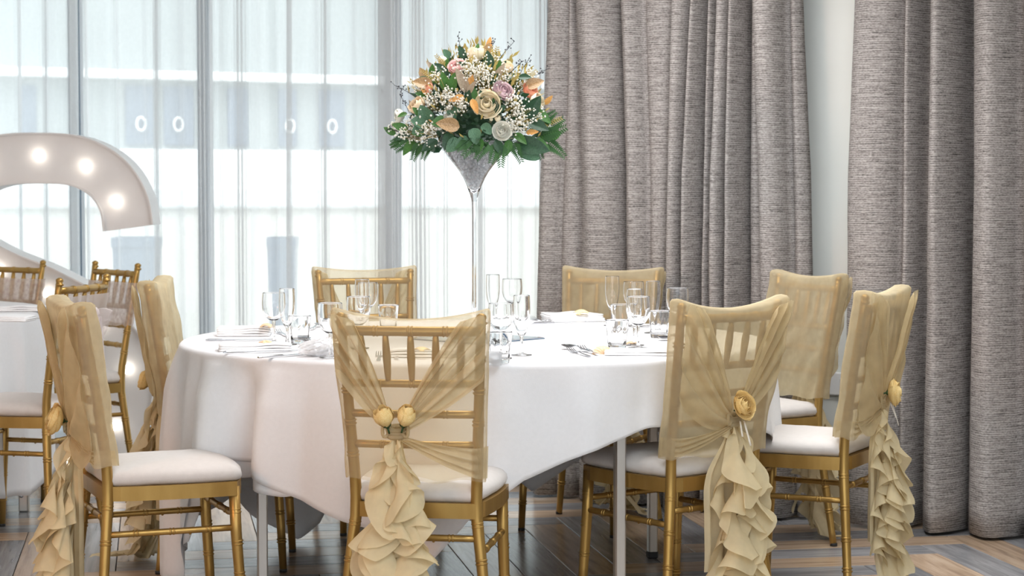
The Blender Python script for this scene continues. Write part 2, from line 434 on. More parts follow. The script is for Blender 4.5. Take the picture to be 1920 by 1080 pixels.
lk = [(0, [1030, 1079, 1084, 1160, 1169, 1214, 1268, 1274, 1310, 1334, 1342, 1357, 1383, 1406, 1413, 1425, 1484, 1505]),
      (330, [1015, 1062, 1096, 1169, 1178, 1224, 1260, 1268, 1293, 1323, 1330, 1348, 1373, 1402, 1410, 1434, 1490, 1520]),
      (980, [1002, 1048, 1085, 1172, 1182, 1230, 1254, 1262, 1286, 1316, 1323, 1340, 1366, 1397, 1404, 1442, 1496, 1527])]
tag(drape('curtain', lk, [.07, .05, .11, -.10, .09, .05, -.08, .12, .12, -.09, .09, .11, .12, -.10, .03, .13, .04], 2.72, .012, .04, M['curtain'], 3), 'grey slub weave curtain beside the window, behind the table and back chairs', 'curtain', 'lined grey curtains')
rk = [(0, [1608, 1705, 1727, 1753, 1804, 1828, 1925, 1990, 2060]),
      (330, [1594, 1697, 1721, 1747, 1804, 1827, 1925, 1995, 2070]),
      (980, [1586, 1688, 1716, 1733, 1806, 1816, 1926, 2005, 2085])]
tag(drape('curtain', rk, [.11, .07, -.06, .14, -.09, .15, .12, .10], 2.72, .012, .04, M['curtain'], 8), 'grey slub weave curtain right of the bare strip of wall, its folds in deeper shade', 'curtain', 'lined grey curtains')

def voile(name, label, x0, x1, dense, seed):
    off = .13
    s0, s1 = wall_s(x0, off), wall_s(x1, off)
    ds = [(wall_s(x, off), w*.0021) for x, w in dense]
    n = int((s1-s0)/.0075)
    def fn(u, v):
        z = lerp(2.7, .02, v); s = lerp(s0, s1, u)
        a = .017*(1+.8*N(s*3.1, 0, seed))
        ph = s*33+2.6*N(s*2.7, z*.18, seed)
        d = a*sin(ph)+.005*sin(s*87+4*N(s*2, z*.25, seed+2))*(.5+N(s*5, 0, seed+5))
        for (c, w) in ds:
            k = math.exp(-((s-c)/w)**2); d += k*.018*sin((s-c)*2*pi/.0145)
        sw = .012*N(s*1.5, z*.5, seed+7)*v
        return wall_pt(s+sw, off-d, z)
    return tag(obj(name, MB().grid(fn, n, 10), M['voile']), label, 'curtain', 'sheer white window curtains')
voile('sheer_curtain', 'sheer white voile curtain at the left, behind the marquee letter', -640, 146, [(-60, 14), (40, 10), (84, 8), (140, 16)], 2)
voile('sheer_curtain', 'sheer white voile curtain between the two darkest window bars', 147, 389, [(166, 22), (216, 8), (300, 8), (382, 14)], 5)
voile('sheer_curtain', 'sheer white voile curtain behind the back left chair', 392, 735, [(410, 26), (448, 16), (515, 8), (548, 8), (616, 8), (706, 26), (728, 18)], 9)
voile('sheer_curtain', 'sheer white voile curtain behind the flowers, next to the grey curtain', 737, 1060, [(744, 10), (790, 26), (832, 22), (905, 10), (948, 8), (1012, 12)], 14)
tr_ = MB(); a_ = wall_pt(wall_s(-260), .02, 2.74); b_ = wall_pt(3.2, .02, 2.74); tr_.tube([a_, b_], .015, 8)
struct(obj('trim_1', tr_, M['white_paint']), 'curtain track')

# switch plate on the wall beside the curtain
pw = at_y(1564, 722, 7.45)
s = wall_s(1566, .17, 720)
q = wall_pt(s, .168, pw.z); sp = empty('switch_plate', q, WRZ); tag(sp, 'white double switch plate low on the wall behind the back right chair', 'switch')
obj('plate', MB().box((0, 0, 0), (.146, .012, .086), .004), M['white_paint'], sp, sm=False)
for dx in (-.03, .03):
    obj('rocker', MB().box((dx, -.008, .006), (.018, .01, .034), .003), plain('off_white_plastic', (.72, .72, .70), .35), sp, sm=False)

# ------------------------------------------------------------------ chairs
def post_xy(z):            # half width and depth of the rear posts at a height
    return interp(z, [0, .42, .5, .7, .9], [.200, .150, .153, .163, .174]), interp(z, [0, .42, .5, .7, .9], [-.036, 0, -.004, -.034, -.068])
def rings_on(mb, pts, at, r):
    for t in at:
        k = t*(len(pts)-1); i = min(int(k), len(pts)-2); p = Vector(pts[i]).lerp(Vector(pts[i+1]), k-i)
        d = (Vector(pts[i+1])-Vector(pts[i])).normalized()
        for o in (-.0045, .0045):
            mb.tube([p+d*(o-.0025), p+d*o, p+d*(o+.0025)], [r*1.0, r*1.16, r*1.0], 12)
CM = {}
for sgn in (-1, 1):
    pts = []
    for k in range(19):
        z = .905*k/18; hw, y = post_xy(z); pts.append((sgn*hw, y, z))
    mb = MB(); rr = [.0115+.0035*min(1, k/8) if k < 9 else .0148-.0035*(k-9)/9 for k in range(19)]
    mb.tube(pts, rr, 12)
    rings_on(mb, pts, [z/.905 for z in (.12, .205, .295, .385, .56, .64, .72, .80)], .0142)
    top = Vector(pts[-1])
    mb.lathe([(.0118, 0), (.014, .002), (.014, .006), (.009, .009), (.013, .016), (.0125, .022), (.006, .027), (.001, .028)], 12, (top.x, top.y, top.z-.02))
    CM['rear_leg', sgn] = mb.mesh('rear_leg', M['gold'])
    pts = [(sgn*.166, .33, .425), (sgn*.168, .335, .30), (sgn*.172, .345, .15), (sgn*.175, .352, .008)]
    mb = MB(); mb.tube(pts, [.0158, .0152, .0138, .0118], 12)
    rings_on(mb, [pts[0], pts[3]], [(.425-z)/.417 for z in (.10, .19, .275, .36)], .0142)
    CM['front_leg', sgn] = mb.mesh('front_leg', M['gold'])
mb = MB()
def seat_outline(gr, n=40):
    pts = []
    for (x0, y0, x1, y1, bow) in ((-.150, -.004, -.172, .335, .012), (-.172, .335, .172, .335, .028), (.172, .335, .150, -.004, .012), (.150, -.004, -.150, -.004, 0)):
        for k in range(n//4):
            t = k/(n//4); nx, ny = -(y1-y0), (x1-x0); L = sqrt(nx*nx+ny*ny)
            o = bow*4*t*(1-t)+gr
            cx, cy = 0, .165
            x, y = lerp(x0, x1, t), lerp(y0, y1, t)
            pts.append((x+nx/L*o*(1), y+ny/L*o))
    return pts
o1, o2 = seat_outline(.012), seat_outline(-.012)
mb = MB(); n = len(o1)
mb.rings([[(x, y, .402) for x, y in o1], [(x, y, .440) for x, y in o1], [(x, y, .440) for x, y in o2], [(x, y, .402) for x, y in o2], [(x, y, .402) for x, y in o1]], False)
mb.add([(x, y, .437) for x, y in o2], [tuple(range(n))])
CM['seat_frame'] = mb.mesh('seat_frame', M['gold'], False)
mb = MB(); L = []
for (g, z) in ((.97, .440), (1.035, .446), (1.06, .456), (1.045, .468), (.98, .479), (.86, .487), (.66, .492), (.4, .494)):
    L.append([(x*g, .168+(y-.165)*g+.0, z+.0015*N(x*g*20, y*g*20, z*8)) for x, y in seat_outline(-.002, 64)])
mb.rings(L)
CM['cushion'] = mb.mesh('cushion', M['cushion'])
def rail(z, r, bow=0.0, name='back_rail'):
    hw, y = post_xy(z); pts = [(lerp(-hw, hw, k/8), y-bow*(1-(2*k/8-1)**2), z) for k in range(9)]
    mb = MB(); mb.tube(pts, r, 10); rings_on(mb, pts, (.25, .5, .75), r)
    return mb.mesh(name, M['gold'])
CM['top_rail'] = rail(.868, .0125, .012, 'top_rail')
CM['back_rails'] = [rail(z, .010, .010) for z in (.738, .662, .585)]
CM['spindles'] = []
for k in range(5):
    t = (k-2)/2.0
    h1, y1 = post_xy(.868); h0, y0 = post_xy(.738)
    a, b_ = Vector((t*.118, y0-.010*(1-(t*.68)**2), .738)), Vector((t*.125, y1-.012*(1-(t*.7)**2), .868))
    mb = MB(); mb.tube([a.lerp(b_, q) for q in (0, .2, .5, .8, 1)], [.006, .0085, .0105, .0085, .006], 10)
    CM['spindles'].append(mb.mesh('spindle', M['gold']))
def stretch(a, b_):
    pts = [Vector(a).lerp(Vector(b_), k/8) for k in range(9)]
    mb = MB(); mb.tube(pts, .0085, 10); rings_on(mb, pts, (.22, .5, .78), .0088)
    for t in (.36, .64): p = Vector(a).lerp(Vector(b_), t); mb.ball((p.x, p.y, p.z-.008), .004, 6, 4)
    return mb.mesh('stretcher', M['gold'])
hw3, y3 = post_xy(.315); hw4, y4 = post_xy(.35)
CM['stretchers'] = [stretch((-hw3, y3, .315), (-.168, .335, .315)), stretch((hw3, y3, .315), (.168, .335, .315)),
                    stretch((-hw4, y4, .352), (hw4, y4, .352)), stretch((-.167, .334, .348), (.167, .334, .348))]
CM['foot'] = MB().lathe([(.0122, 0), (.0125, .010), (.008, .012)], 12, cap=True).mesh('rubber_foot', M['rubber'])
def chair(x, y, a, label):
    t = empty('banquet_chair', (x, y, 0), -radians(a))
    tag(t, label, 'chair', 'gold bamboo style banquet chairs')
    for s_ in (-1, 1):
        l = put('rear_leg', CM['rear_leg', s_], t); hw, yy = post_xy(.0); put('rubber_foot', CM['foot'], l, (s_*hw, yy, 0))
        l = put('front_leg', CM['front_leg', s_], t); put('rubber_foot', CM['foot'], l, (s_*.175, .352, 0))
    put('seat_frame', CM['seat_frame'], t); put('cushion', CM['cushion'], t); put('top_rail', CM['top_rail'], t)
    for me in CM['back_rails']: put('back_rail', me, t)
    for me in CM['spindles']: put('spindle', me, t)
    for me in CM['stretchers']: put('stretcher', me, t)
    return t

# ------------------------------------------------------------------ roses (petal by petal)
def petal(r0, r1, h, span, curl, bulge, nu=8, nv=7):
    def fn(u, v):
        a = (u-.5)*2*span*(.55+.75*sin(pi*min(1, v*.62+.08)))
        edge = 1-.16*(abs(2*u-1))**2.5*v
        rho = lerp(r0, r1, v**.9)+bulge*sin(pi*v)+curl*max(0, v-.7)**1.3*3.2+.02*sin(9*a+3*v)*v
        z = h*v*edge-curl*max(0, v-.78)*1.1
        return (rho*cos(a), rho*sin(a), z)
    return MB().grid(fn, nu, nv)
OPEN = [(3, .08, .15, .84, 1.5, .02, .12), (4, .13, .32, .90, 1.0, .05, .18), (5, .16, .50, .88, .85, .10, .24), (5, .18, .66, .78, .80, .17, .28), (6, .18, .80, .60, .68, .25, .30)]
BUD = [(3, .09, .16, 1.30, 1.8, 0, .20), (3, .12, .26, 1.36, 1.25, .02, .28), (4, .13, .38, 1.25, .95, .11, .30)]
HALF = [(3, .08, .16, 1.0, 1.7, 0, .14), (4, .12, .30, 1.05, 1.15, .04, .22), (5, .14, .48, 1.0, .85, .14, .30)]
PET = {}
def petal_set(kind, mat):
    key = (kind, mat.name)
    if key not in PET:
        lay = {'open': OPEN, 'bud': BUD, 'half': HALF}[kind]
        PET[key] = [(n, petal(r0, r1, h, sp, cu, bu).mesh('petal', mat)) for (n, r0, r1, h, sp, cu, bu) in lay]
    return PET[key]
M['sepal'] = leaf_mat('rose_sepal_green', (.02, .055, .02), (.06, .14, .05))
SEP = {}
def rose(name, kind, mat, size, loc, direction, parent, seed=0, sepals=True, label=None):
    d = Vector(direction).normalized()
    q = d.to_track_quat('Z', 'Y').to_euler()
    key = ('core', mat.name, kind)
    if key not in SEP:
        mb = MB(); mb.ball((0, 0, .30), .10, 8, 6, 2.6)
        SEP[key] = mb.mesh(name, mat)
    o = put(name, SEP[key], parent, loc, q, size)
    if label: o['label'] = label
    rr = random.Random(seed)
    for li, (n, me) in enumerate(petal_set(kind, mat)):
        a0 = rr.random()*6
        for k in range(n):
            put('petal', me, o, (0, 0, 0), (rr.uniform(-.11, .11), rr.uniform(-.11, .11), a0+2*pi*k/n+rr.uniform(-.12, .12)), rr.uniform(.90, 1.05))
    if sepals:
        if 'sepal' not in SEP:
            mb = MB(); mb.ball((0, 0, -.02), .16, 8, 5, .9)
            for k in range(5):
                a = 2*pi*k/5
                mb.grid(lambda u, v: ((.12+.32*v-.1*v*v)*cos(a)-(u-.5)*.26*(1-v)*sin(a), (.12+.32*v-.1*v*v)*sin(a)+(u-.5)*.26*(1-v)*cos(a), -.04+.42*v*v), 2, 5)
            mb.tube([(0, 0, -.1), (0, 0, -.5)], .06, 6)
            SEP['sepal'] = mb.mesh('sepals', M['sepal'])
        put('sepals', SEP['sepal'], o)
    return o

# ------------------------------------------------------------------ chiffon chair hoods with gathered back and ruffled tail
M['rose_yellow'] = leaf_mat('golden_yellow_rose_petal', (.82, .56, .18), (.95, .78, .42), .6, .12)
def cover(ch, label, seed, zk=.59, kx=0.0, roses=(), low=(), tail=1.0, pool=False, hem_back=.495, ribbon=False, swag_drop=(.62, .62), sheer_=False, sag_=.016):
    rnd = random.Random(seed)
    t = empty('chair_cover', ch.location, ch.rotation_euler.z)
    tag(t, label, 'chair cover', 'champagne chiffon chair covers')
    nb, ns, nv = 30, 4, 34
    def hood(u, v):
        k = u*(2*nb+2*ns)
        hem_f = .50+.012*N(seed, 3.3)
        def sect(z, hd, kk):
            hw, y = post_xy(min(z, .9)); hw += .0145
            if kk <= nb: x, yy = lerp(-hw, hw, kk/nb), hd
            elif kk <= nb+ns: a = pi/2-pi*(kk-nb)/ns; x, yy = hw+hd*.22*cos(a), hd*sin(a)
            elif kk <= 2*nb+ns: x, yy = lerp(hw, -hw, (kk-nb-ns)/nb), -hd
            else: a = pi/2-pi*(kk-2*nb-ns)/ns; x, yy = -hw-hd*.22*cos(a), -hd*sin(a)
            return x, y, yy, hw
        back = nb+ns/2 < k < 2*nb+1.5*ns
        top = .925
        x, y, yy, hw = sect(.9, .02, k)
        sag = sag_*(1-min(1, abs(x)/hw)**2)
        zbot = hem_back if back else hem_f
        zbot += .008*sin(5*x*8+seed)*(.6+N(x*6, seed))
        z0 = top-sag
        if v < .06: z = z0-.010*(v/.06)**2; hd = .031*sqrt(v/.06)
        else: z = lerp(z0-.010, zbot, (v-.06)/.94); hd = .031
        x, y, yy, hw = sect(z, hd, k)
        w = .009*N(x*7+seed, z*5, seed*1.7)+.006*N(x*20+z*12, z*9-x*8+seed, 2)
        yy += w*min(1, v*5)*(1 if not back else 1.1)
        x += .004*N(z*9, seed, 5 if x > 0 else 9)*min(1, v*4)
        if back:    # cloth drawn a little towards the tie
            g = math.exp(-((z-zk)/.10)**2-((x-kx)/.09)**2); yy -= .012*g
            x = lerp(x, kx+(x-kx)*.8, .35*math.exp(-((z-zk)/.05)**2))
        return (x, y+yy, z)
    obj('hood', MB().grid(hood, 2*nb+2*ns, nv, True), M['chiffon' if sheer_ else 'chiffon_lined'], t)
    hwk, yk = post_xy(zk)
    K = Vector((kx, yk-.048, zk))
    # gathered swags from the top corners to the tie
    for sgn in (-1, 1):
        zlow = swag_drop[0 if sgn < 0 else 1]
        nf = rnd.choice((5, 6)); amp = .0125
        def S0(w):
            if w < .30:
                x = lerp(.130, .181, w/.30); z = lerp(.895, .912, w/.30)
            else:
                z = lerp(.912, zlow, (w-.30)/.70); x = post_xy(z)[0]+.0165
            y = post_xy(min(z, .9))[1]-.038
            if w >= .3: y += .010*min(1, (w-.3)*4)
            return Vector((sgn*x, y, z))
        ph = rnd.random()*6
        def sw(u, v, sgn=sgn, ph=ph, nf=nf):
            a = S0(u); tt = smooth(v)*.55+v*.45
            e = K+Vector((sgn*(.004+.010*(1-u)), .006, .020*(1-u)-.012*u+.004))
            p = a.lerp(e, tt)
            p.z -= (.012 if zlow > .7 else .045)*sin(pi*v)*(.35+.65*u)*(1 if zlow > .6 else 1.3)
            p.x -= sgn*.012*sin(pi*v)*(1-u)
            env = (1-.55*v)*min(1, v*7+.25)
            p.y -= .010+.018*v*v*(1-v)*4*.5
            f = sin(2*pi*nf*u*(1-.25*u)+ph+1.2*v)
            p.y += -amp*env*(abs(f)**.7*(1 if f > 0 else -1)) - .004*N(u*9+seed, v*5, sgn)
            p.x += .004*env*cos(2*pi*nf*u+ph)
            return p
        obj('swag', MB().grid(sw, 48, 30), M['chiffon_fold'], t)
    for sgn in low:
        def lw(u, v, sgn=sgn):
            z = lerp(zk-.04, hem_back+.004, u); hw, y = post_xy(z)
            a = Vector((sgn*(hw+.0185), y-.014, z)); e = K+Vector((sgn*.006, .008, -.004-.012*u))
            p = a.lerp(e, v); p.z -= .012*sin(pi*v)
            p.z = lerp(p.z, lerp(a.z, e.z, v)-.004, .3)
            p.y -= .018+.006*sin(2*pi*3*u+2*v)*(1-.4*v)*min(1, v*6)
            p.y += .055*max(0, 1-v/.07)**1.5; p.x += sgn*.004*max(0, 1-v/.07)
            return p
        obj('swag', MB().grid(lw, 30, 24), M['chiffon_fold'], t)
    # tie
    mb = MB()
    for k in range(3):
        a0 = rnd.uniform(-.3, .3)
        mb.tube([K+Vector((.020*cos(a), .010*sin(a)-.002, (k-1)*.008+.005*sin(a+a0))) for a in [2*pi*i/16 for i in range(17)]], .0065, 7)
    for sgn in (-1, 1):
        mb.tube([K+Vector((sgn*(.012+.020*sin(pi*q)), -.010-.006*sin(pi*q), .004+.016*sin(2*pi*q))) for q in [i/10 for i in range(11)]], .0042, 6)
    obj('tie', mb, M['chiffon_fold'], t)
    # tail: two plain panels and five curly ruffles
    for pi_ in range(2):
        x0 = rnd.uniform(-.03, .03)+(-.02, .025)[pi_]; ln = (zk-.06)*rnd.uniform(.62, .8); wd = rnd.uniform(.07, .10); ph = rnd.random()*6
        def pan(u, v):
            w = wd*(.25+.75*smooth(v*2.2))
            x = K.x+x0*smooth(v*3)+(u-.5)*w+.01*N(v*3, seed, pi_)
            y = K.y+.004+.012*sin(2*pi*2.2*u+ph)*min(1, v*4)+.006
            return (x, y, K.z-.012-ln*v-.03*(u-.5)*v*(1 if pi_ else -1))
        obj('tail_panel', MB().grid(pan, 22, 24), M['chiffon_ruffle'], t)
    nst = 8
    for k in range(nst):
        off = (k-(nst-1)/2)/((nst-1)/2); zs = rnd.choice((0, 0, .05, .12))*(k % 2)
        L = (zk-.085-zs)*rnd.uniform(.86, 1.0)*tail
        if k in (1, 4, 7): L *= rnd.uniform(.6, .85)
        nw = rnd.uniform(2.3, 4.0); ph = rnd.random()*6; wd = rnd.uniform(.060, .105); lean = off*.75+rnd.uniform(-.3, .3)
        yo = -.045*((k*3) % 4)/3-.002
        def ruf(u, v, off=off, L=L, nw=nw, ph=ph, wd=wd, yo=yo, lean=lean, k=k, zs=zs):
            w = wd*(.34+.66*smooth(v*3.0))*(1+.25*N(v*4, k*4.4, seed))
            x = K.x+off*(.010+.028*smooth(v*2.2))+.016*N(v*3.2, k*3.1, seed)
            y = K.y+yo*smooth(v*3+.25)+.010*N(v*3, k*5.7, seed+3)
            z = K.z-.006-zs-L*v
            q = nw*v+ph/6.28+.35*N(v*5, k*2.2, seed); tri = math.asin(.99*sin(2*pi*q))/1.43
            a = lean+1.30*tri
            r = u*w
            px = x+r*sin(a)*.80; py = y-r*(.12+.50*max(0, cos(a)))-.010*sin(2*pi*q*2+1)*u
            pz = z-r*(1.25-.35*abs(sin(a)))-.010*u*u*sin(4*pi*q+ph)
            px += .006*sin(u*4+q*9)*u
            if pool and pz < .03:
                d = .03-pz; py -= d*1.0*abs(cos(a)); px += d*1.1*sin(a)+off*d*.8; pz = .012+.014*abs(N(px*25, py*25, seed))+.004*k
            return (px, py, max(pz, .006))
        obj('ruffle', MB().grid(ruf, 9, 100), M['chiffon_ruffle'], t)
    # rose posy at the tie
    for (kind, dx, dz, sz, dr, lab) in roses:
        rose('rose', kind, M['rose_yellow'], sz, K+Vector((dx, -.026, dz)), dr, t, seed+int(dx*1000), label=lab)
    if ribbon:
        mb = MB()
        for q in (-.006, .008):
            pts = [K+Vector((q+.010*i/6*(1 if q > 0 else -1)*.8, -.036-.003*i, .0-.011*i*(1 if q > 0 else .6))) for i in range(7)]
            mb.bar(pts, [.006]*7, [.0012]*7, Vector((0, 1, 0)))
        obj('ribbon', mb, M['ribbon'], t)
    return t

chA = chair(-.237, 4.999, 8.0, 'gold banquet chair at front centre with its back to the camera')
chB = chair(.545, 5.493, -36.6, 'gold banquet chair at front right, turned left, white table cloth corner beside it')
chC = chair(1.024, 5.961, -62.6, 'gold banquet chair furthest right, in front of the darker grey curtain')
chD = chair(.966, 7.0, -117.5, 'gold banquet chair at back right beside the wall switch, facing the table')
chE = chair(.341, 7.396, -155.0, 'gold banquet chair behind the table in front of the left grey curtain')
chF = chair(-.524, 7.431, 163.0, 'gold banquet chair behind the table in front of the sheer window')
chG = chair(-1.08, 6.547, 88.6, 'gold banquet chair at the left end of the table, second from the camera')
chH = chair(-1.106, 5.389, 67.7, 'gold banquet chair at front left, seen from the side with its white seat clear')
cover(chA, 'sheer champagne chair cover with two yellow rosebuds on the front centre chair', 21, .622, -.035,
      (('bud', -.018, .016, .040, (-.22, -.35, 1), None), ('bud', .022, .018, .040, (.34, -.35, 1), None)), (1,), hem_back=.497, swag_drop=(.77, .75), sheer_=True, sag_=.027)
cover(chB, 'champagne chair cover with open yellow rose and white ribbon on the front right chair', 32, .592, .012,
      (('open', 0, .034, .042, (.05, -1, .45), None),), (-1,), ribbon=True, swag_drop=(.66, .72), sag_=.030)
cover(chC, 'champagne chair cover with yellow rose pointing right on the chair by the dark curtain', 43, .588, -.02,
      (('open', .0, .030, .042, (.25, -1, .15), None),), (-1,), ribbon=True, swag_drop=(.54, .66))
cover(chD, 'champagne chair cover on the back right chair, plain side showing, tail on the floor', 54, .58, 0, pool=True, tail=1.12)
cover(chE, 'champagne chair cover on the back chair before the grey curtain', 65, .58, 0, pool=True, tail=1.1)
cover(chF, 'see-through champagne chair cover on the back chair before the window', 76, .58, 0, pool=True, tail=1.1, sheer_=True)
cover(chG, 'champagne chair cover with pale inside face and tail heaped on floor at table left end', 87, .558, 0,
      (('open', .0, .030, .042, (-.1, -1, .35), None),), (1,), pool=True, tail=1.14, swag_drop=(.86, .56))
cover(chH, 'champagne chair cover with yellow rose pointing left on the front left chair', 98, .578, 0,
      (('open', .0, .022, .047, (.0, -1, .25), None),), (1,), swag_drop=(.86, .52))

# ------------------------------------------------------------------ round table and cloths
TX, TY, TR, TZ = -.116, 6.235, .897, .75
tb = empty('round_table', (TX, TY, 0)); tag(tb, 'round folding banquet table with square steel legs under the white cloth', 'table')
obj('tabletop', MB().lathe([(.001, .722), (.878, .722), (.884, .727), (.884, .738), (.878, .743), (.001, .743)], 64), M['wood_board'], tb, sm=False)
for (lx, ly) in ((-.725, 5.86), (.293, 5.50), (.46, 6.62), (-.46, 6.84)):
    l = obj('leg', MB().box((lx-TX, ly-TY, .361), (.030, .030, .722), .004, radians(12)), M['steel'], tb, sm=False)
    obj('foot_cap', MB().box((lx-TX, ly-TY, .012), (.034, .034, .024), .004, radians(12)), M['rubber'], l, sm=False)
mb = MB()
for a_, b_ in (((-.725, 5.86), (-.46, 6.84)), ((.293, 5.50), (.46, 6.62))):
    mb.tube([(a_[0]-TX, a_[1]-TY, .69), (b_[0]-TX, b_[1]-TY, .69)], .012, 8)
obj('brace', mb, M['steel'], tb)

RIDGE = [(-172, .012, 3), (-163, .018, 2.6), (-154, .035, 2.4), (-149, -.03, 1.6), (-141, .045, 3.2), (-133.5, -.035, 2), (-127, .05, 3.4), (-119, -.02, 2.4), (-111, .035, 4), (-99, -.02, 3), (-84, .04, 4.5), (-74, -.02, 3.5), (-62, .02, 3), (-47, -.02, 3), (-15, .03, 3)]
def cloth(name, label, cx, cy, R, zt, hem, seed, nfold, amp, flare, corner=None, na=400):
    hk = sorted(hem); ha = [a for a, z in hk]; hz = [z for a, z in hk]
    ha = [ha[-1]-360]+ha+[ha[0]+360]; hz = [hz[-1]]+hz+[hz[0]]
    def H_(a):
        return interp(a, ha, hz)
    rad_rows = [0.0, .25, .5, .7, .85, .94, .975]
    rows = 7+4+22
    def fn(u, v):
        a = -180+360*u; ar = radians(a); j = v*(rows-1)
        zb = H_(a) + .006*N(cos(ar)*6, sin(ar)*6, seed)
        if j <= 6:
            r = R*rad_rows[int(round(j))]; z = zt + (.0012*N(r*cos(ar)*9, r*sin(ar)*9, seed) if j > 0 else 0)
        else:
            f = (cos(ar*nfold+1.7*N(cos(ar)*2.2, sin(ar)*2.2, seed))*.75+.5*N(cos(ar)*5, sin(ar)*5, seed+3))
            rim = .016
            g_ = sum(am*math.exp(-((((a-c0+180) % 360)-180)/wd)**2) for (c0, am, wd) in RIDGE)
            if j <= 10:
                q = (j-6)/4*pi/2; r = R-rim+rim*sin(q)-rim*0; z = zt-rim+rim*cos(q)
                if j < 10: pass
                r0 = r
            else:
                t = (j-10)/(rows-1-10); drop = zt-rim-zb
                z = zt-rim-drop*t
                dd = drop*t
                r = R+flare*min(dd, .3)*(1-.9*min(dd, .3))+(amp*f+g_*.8)*min(1, dd/.11)**.8*(1+.5*min(dd, .35))
            r += .002*N(cos(ar)*14, sin(ar)*14, z*6+seed)
        return (cx+r*cos(ar), cy+r*sin(ar), z)
    mb = MB(); mb.grid(fn, na, rows-1, True)
    o = obj(name, mb, M['linen'])
    mod = o.modifiers.new('thickness', 'SOLIDIFY'); mod.thickness = .0018; mod.offset = -1
    # stitched hem: a folded band standing slightly proud of the cloth along its lower edge
    def hemfn(u, v):
        top = Vector(fn(u, (rows-2)/(rows-1))); bot = Vector(fn(u, 1.0))
        d = (top-bot); L = max(d.length, 1e-4); p = bot+d/L*(.012*v)
        q = Vector((p.x-cx, p.y-cy, 0)).normalized()*(.0016 if 0 < v < 1 else .0003)
        return p+q
    obj('hem', MB().grid(hemfn, na, 3, True), M['linen'], o)
    return tag(o, label, 'tablecloth')
UP = [(-180, .10), (-170, .05), (-158, .06), (-153, .22), (-149, .48), (-140, .47), (-133, .455), (-128, .44), (-120, .385), (-110, .327), (-104, .30), (-97, .215), (-90, .34), (-81, .445), (-70, .515), (-57, .568), (-40, .56), (-28, .52), (-18, .455), (-10, .385), (-4, .44), (10, .48), (40, .45), (60, .36), (78, .14), (92, .33), (112, .35), (126, .06), (133, .012), (142, .10), (155, .26), (170, .20)]
LO = [(-180, .20), (-172, .16), (-160, .14), (-152, .20), (-148, .36), (-140, .41), (-132, .415), (-128, .40), (-122, .385), (-115, .40), (-100, .42), (-81, .52), (-57, .60), (-40, .58), (-26, .55), (-16, .52), (0, .47), (20, .28), (28, .17), (36, .30), (60, .45), (80, .40), (110, .40), (130, .2), (150, .22), (165, .16)]
cloth('tablecloth', 'upper white tablecloth on the main round table, under the glasses and flowers', TX, TY, TR, TZ, UP, 3, 15, .030, .12)
cloth('tablecloth', 'longer under tablecloth of the main table showing below the upper cloth near floor at left', TX, TY, TR-.007, TZ-.004, LO, 3, 15, .030, .115)

# ------------------------------------------------------------------ left background table with its chairs
T2X, T2Y = -2.62, 7.6
tb2 = empty('round_table', (T2X, T2Y, 0)); tag(tb2, 'second round table at the left edge, mostly under its cloth', 'table')
obj('tabletop', MB().lathe([(.001, .72), (.84, .72), (.845, .73), (.84, .743), (.001, .743)], 48), M['wood_board'], tb2, sm=False)
for (px, yy) in ((.79, 7.58), (.42, 7.05), (-.62, 8.0), (-.5, 7.1)):
    p = Vector((T2X+px, yy, 0))
    l = obj('leg', MB().box((p.x-T2X, yy-T2Y, .361), (.036, .036, .722), .004), M['steel'], tb2, sm=False)
    l2 = obj('bolt', MB().ball((p.x-T2X-.006, yy-T2Y-.02, .06), .008, 8, 5), M['silver'], l)
cloth('tablecloth', 'white tablecloth on the second table at the left edge, with folded napkins', T2X, T2Y, .86, .75,
      [(-180, .2), (-120, .20), (-80, .16), (-55, .10), (-40, .14), (-25, .10), (-10, .09), (0, .14), (20, .2), (60, .12), (120, .2)], 15, 12, .022, .07, na=260)
chJ = chair(-1.534, 6.98, -75, 'bare gold chair with white organza bow, behind the front left covered chair')
chK = chair(-1.648, 8.15, -130, 'gold chair with pink lace band nearest the window bar at left')
chL = chair(-2.12, 8.425, -148, 'gold chair with lace band partly cut off at the left edge')
M['lace'] = sheer('blush_lace', (.90, .78, .75), .40, (.99, .95, .94), .5, .25, 60, 1.5)
M['organza'] = sheer('white_organza', (.95, .90, .90), .34, (.99, .97, .97), .5, .04, 40, 1.5)
def band(ch, label, zt, zb, mat, bow):
    t = empty('chair_bow' if bow else 'chair_wrap', ch.location, ch.rotation_euler.z); tag(t, label, 'chair sash')
    def fn(u, v):
        z = lerp(zt, zb, v); hw, y = post_xy(z); a = 2*pi*u
        cx_, sy_ = cos(a), sin(a)
        x = (hw+.018)*(1 if cx_ > 0 else -1)*min(1, abs(cx_)**.25*1.0); yy = .020*(1 if sy_ > 0 else -1)*abs(sy_)**.4
        return (x, y+yy+.003*N(x*20, z*20, 1), z+.004*sin(a*7)*v)
    obj('band', MB().grid(fn, 64, 8, True), mat, t)
    if bow:
        zc = (zt+zb)/2; hw, y = post_xy(zc); c0 = Vector((.02, y-.035, zc))
        mb = MB()
        for sg in (-1, 1):
            def lp(u, v, sg=sg):
                a = 2*pi*u; w = .075*sin(pi*min(1, v*1.0)*.5)+.012
                L = .11*v
                return c0+Vector((sg*(L*.75+.012*cos(a)*v), -.022*sin(a)*v-.02*v, (w*.62)*sin(a)-.05*v))
            obj('bow_loop', MB().grid(lp, 20, 10, True), mat, t)
            def tl(u, v, sg=sg):
                return c0+Vector((sg*(.012+.035*v)+(u-.5)*(.03+.09*v), -.022-.010*sin(2*pi*1.5*u+sg), -.012-.40*v))
            obj('bow_tail', MB().grid(tl, 14, 14), mat, t)
        obj('bow_knot', MB().ball(c0+Vector((0, -.012, 0)), .02, 10, 6, 1.2), mat, t)
    return t
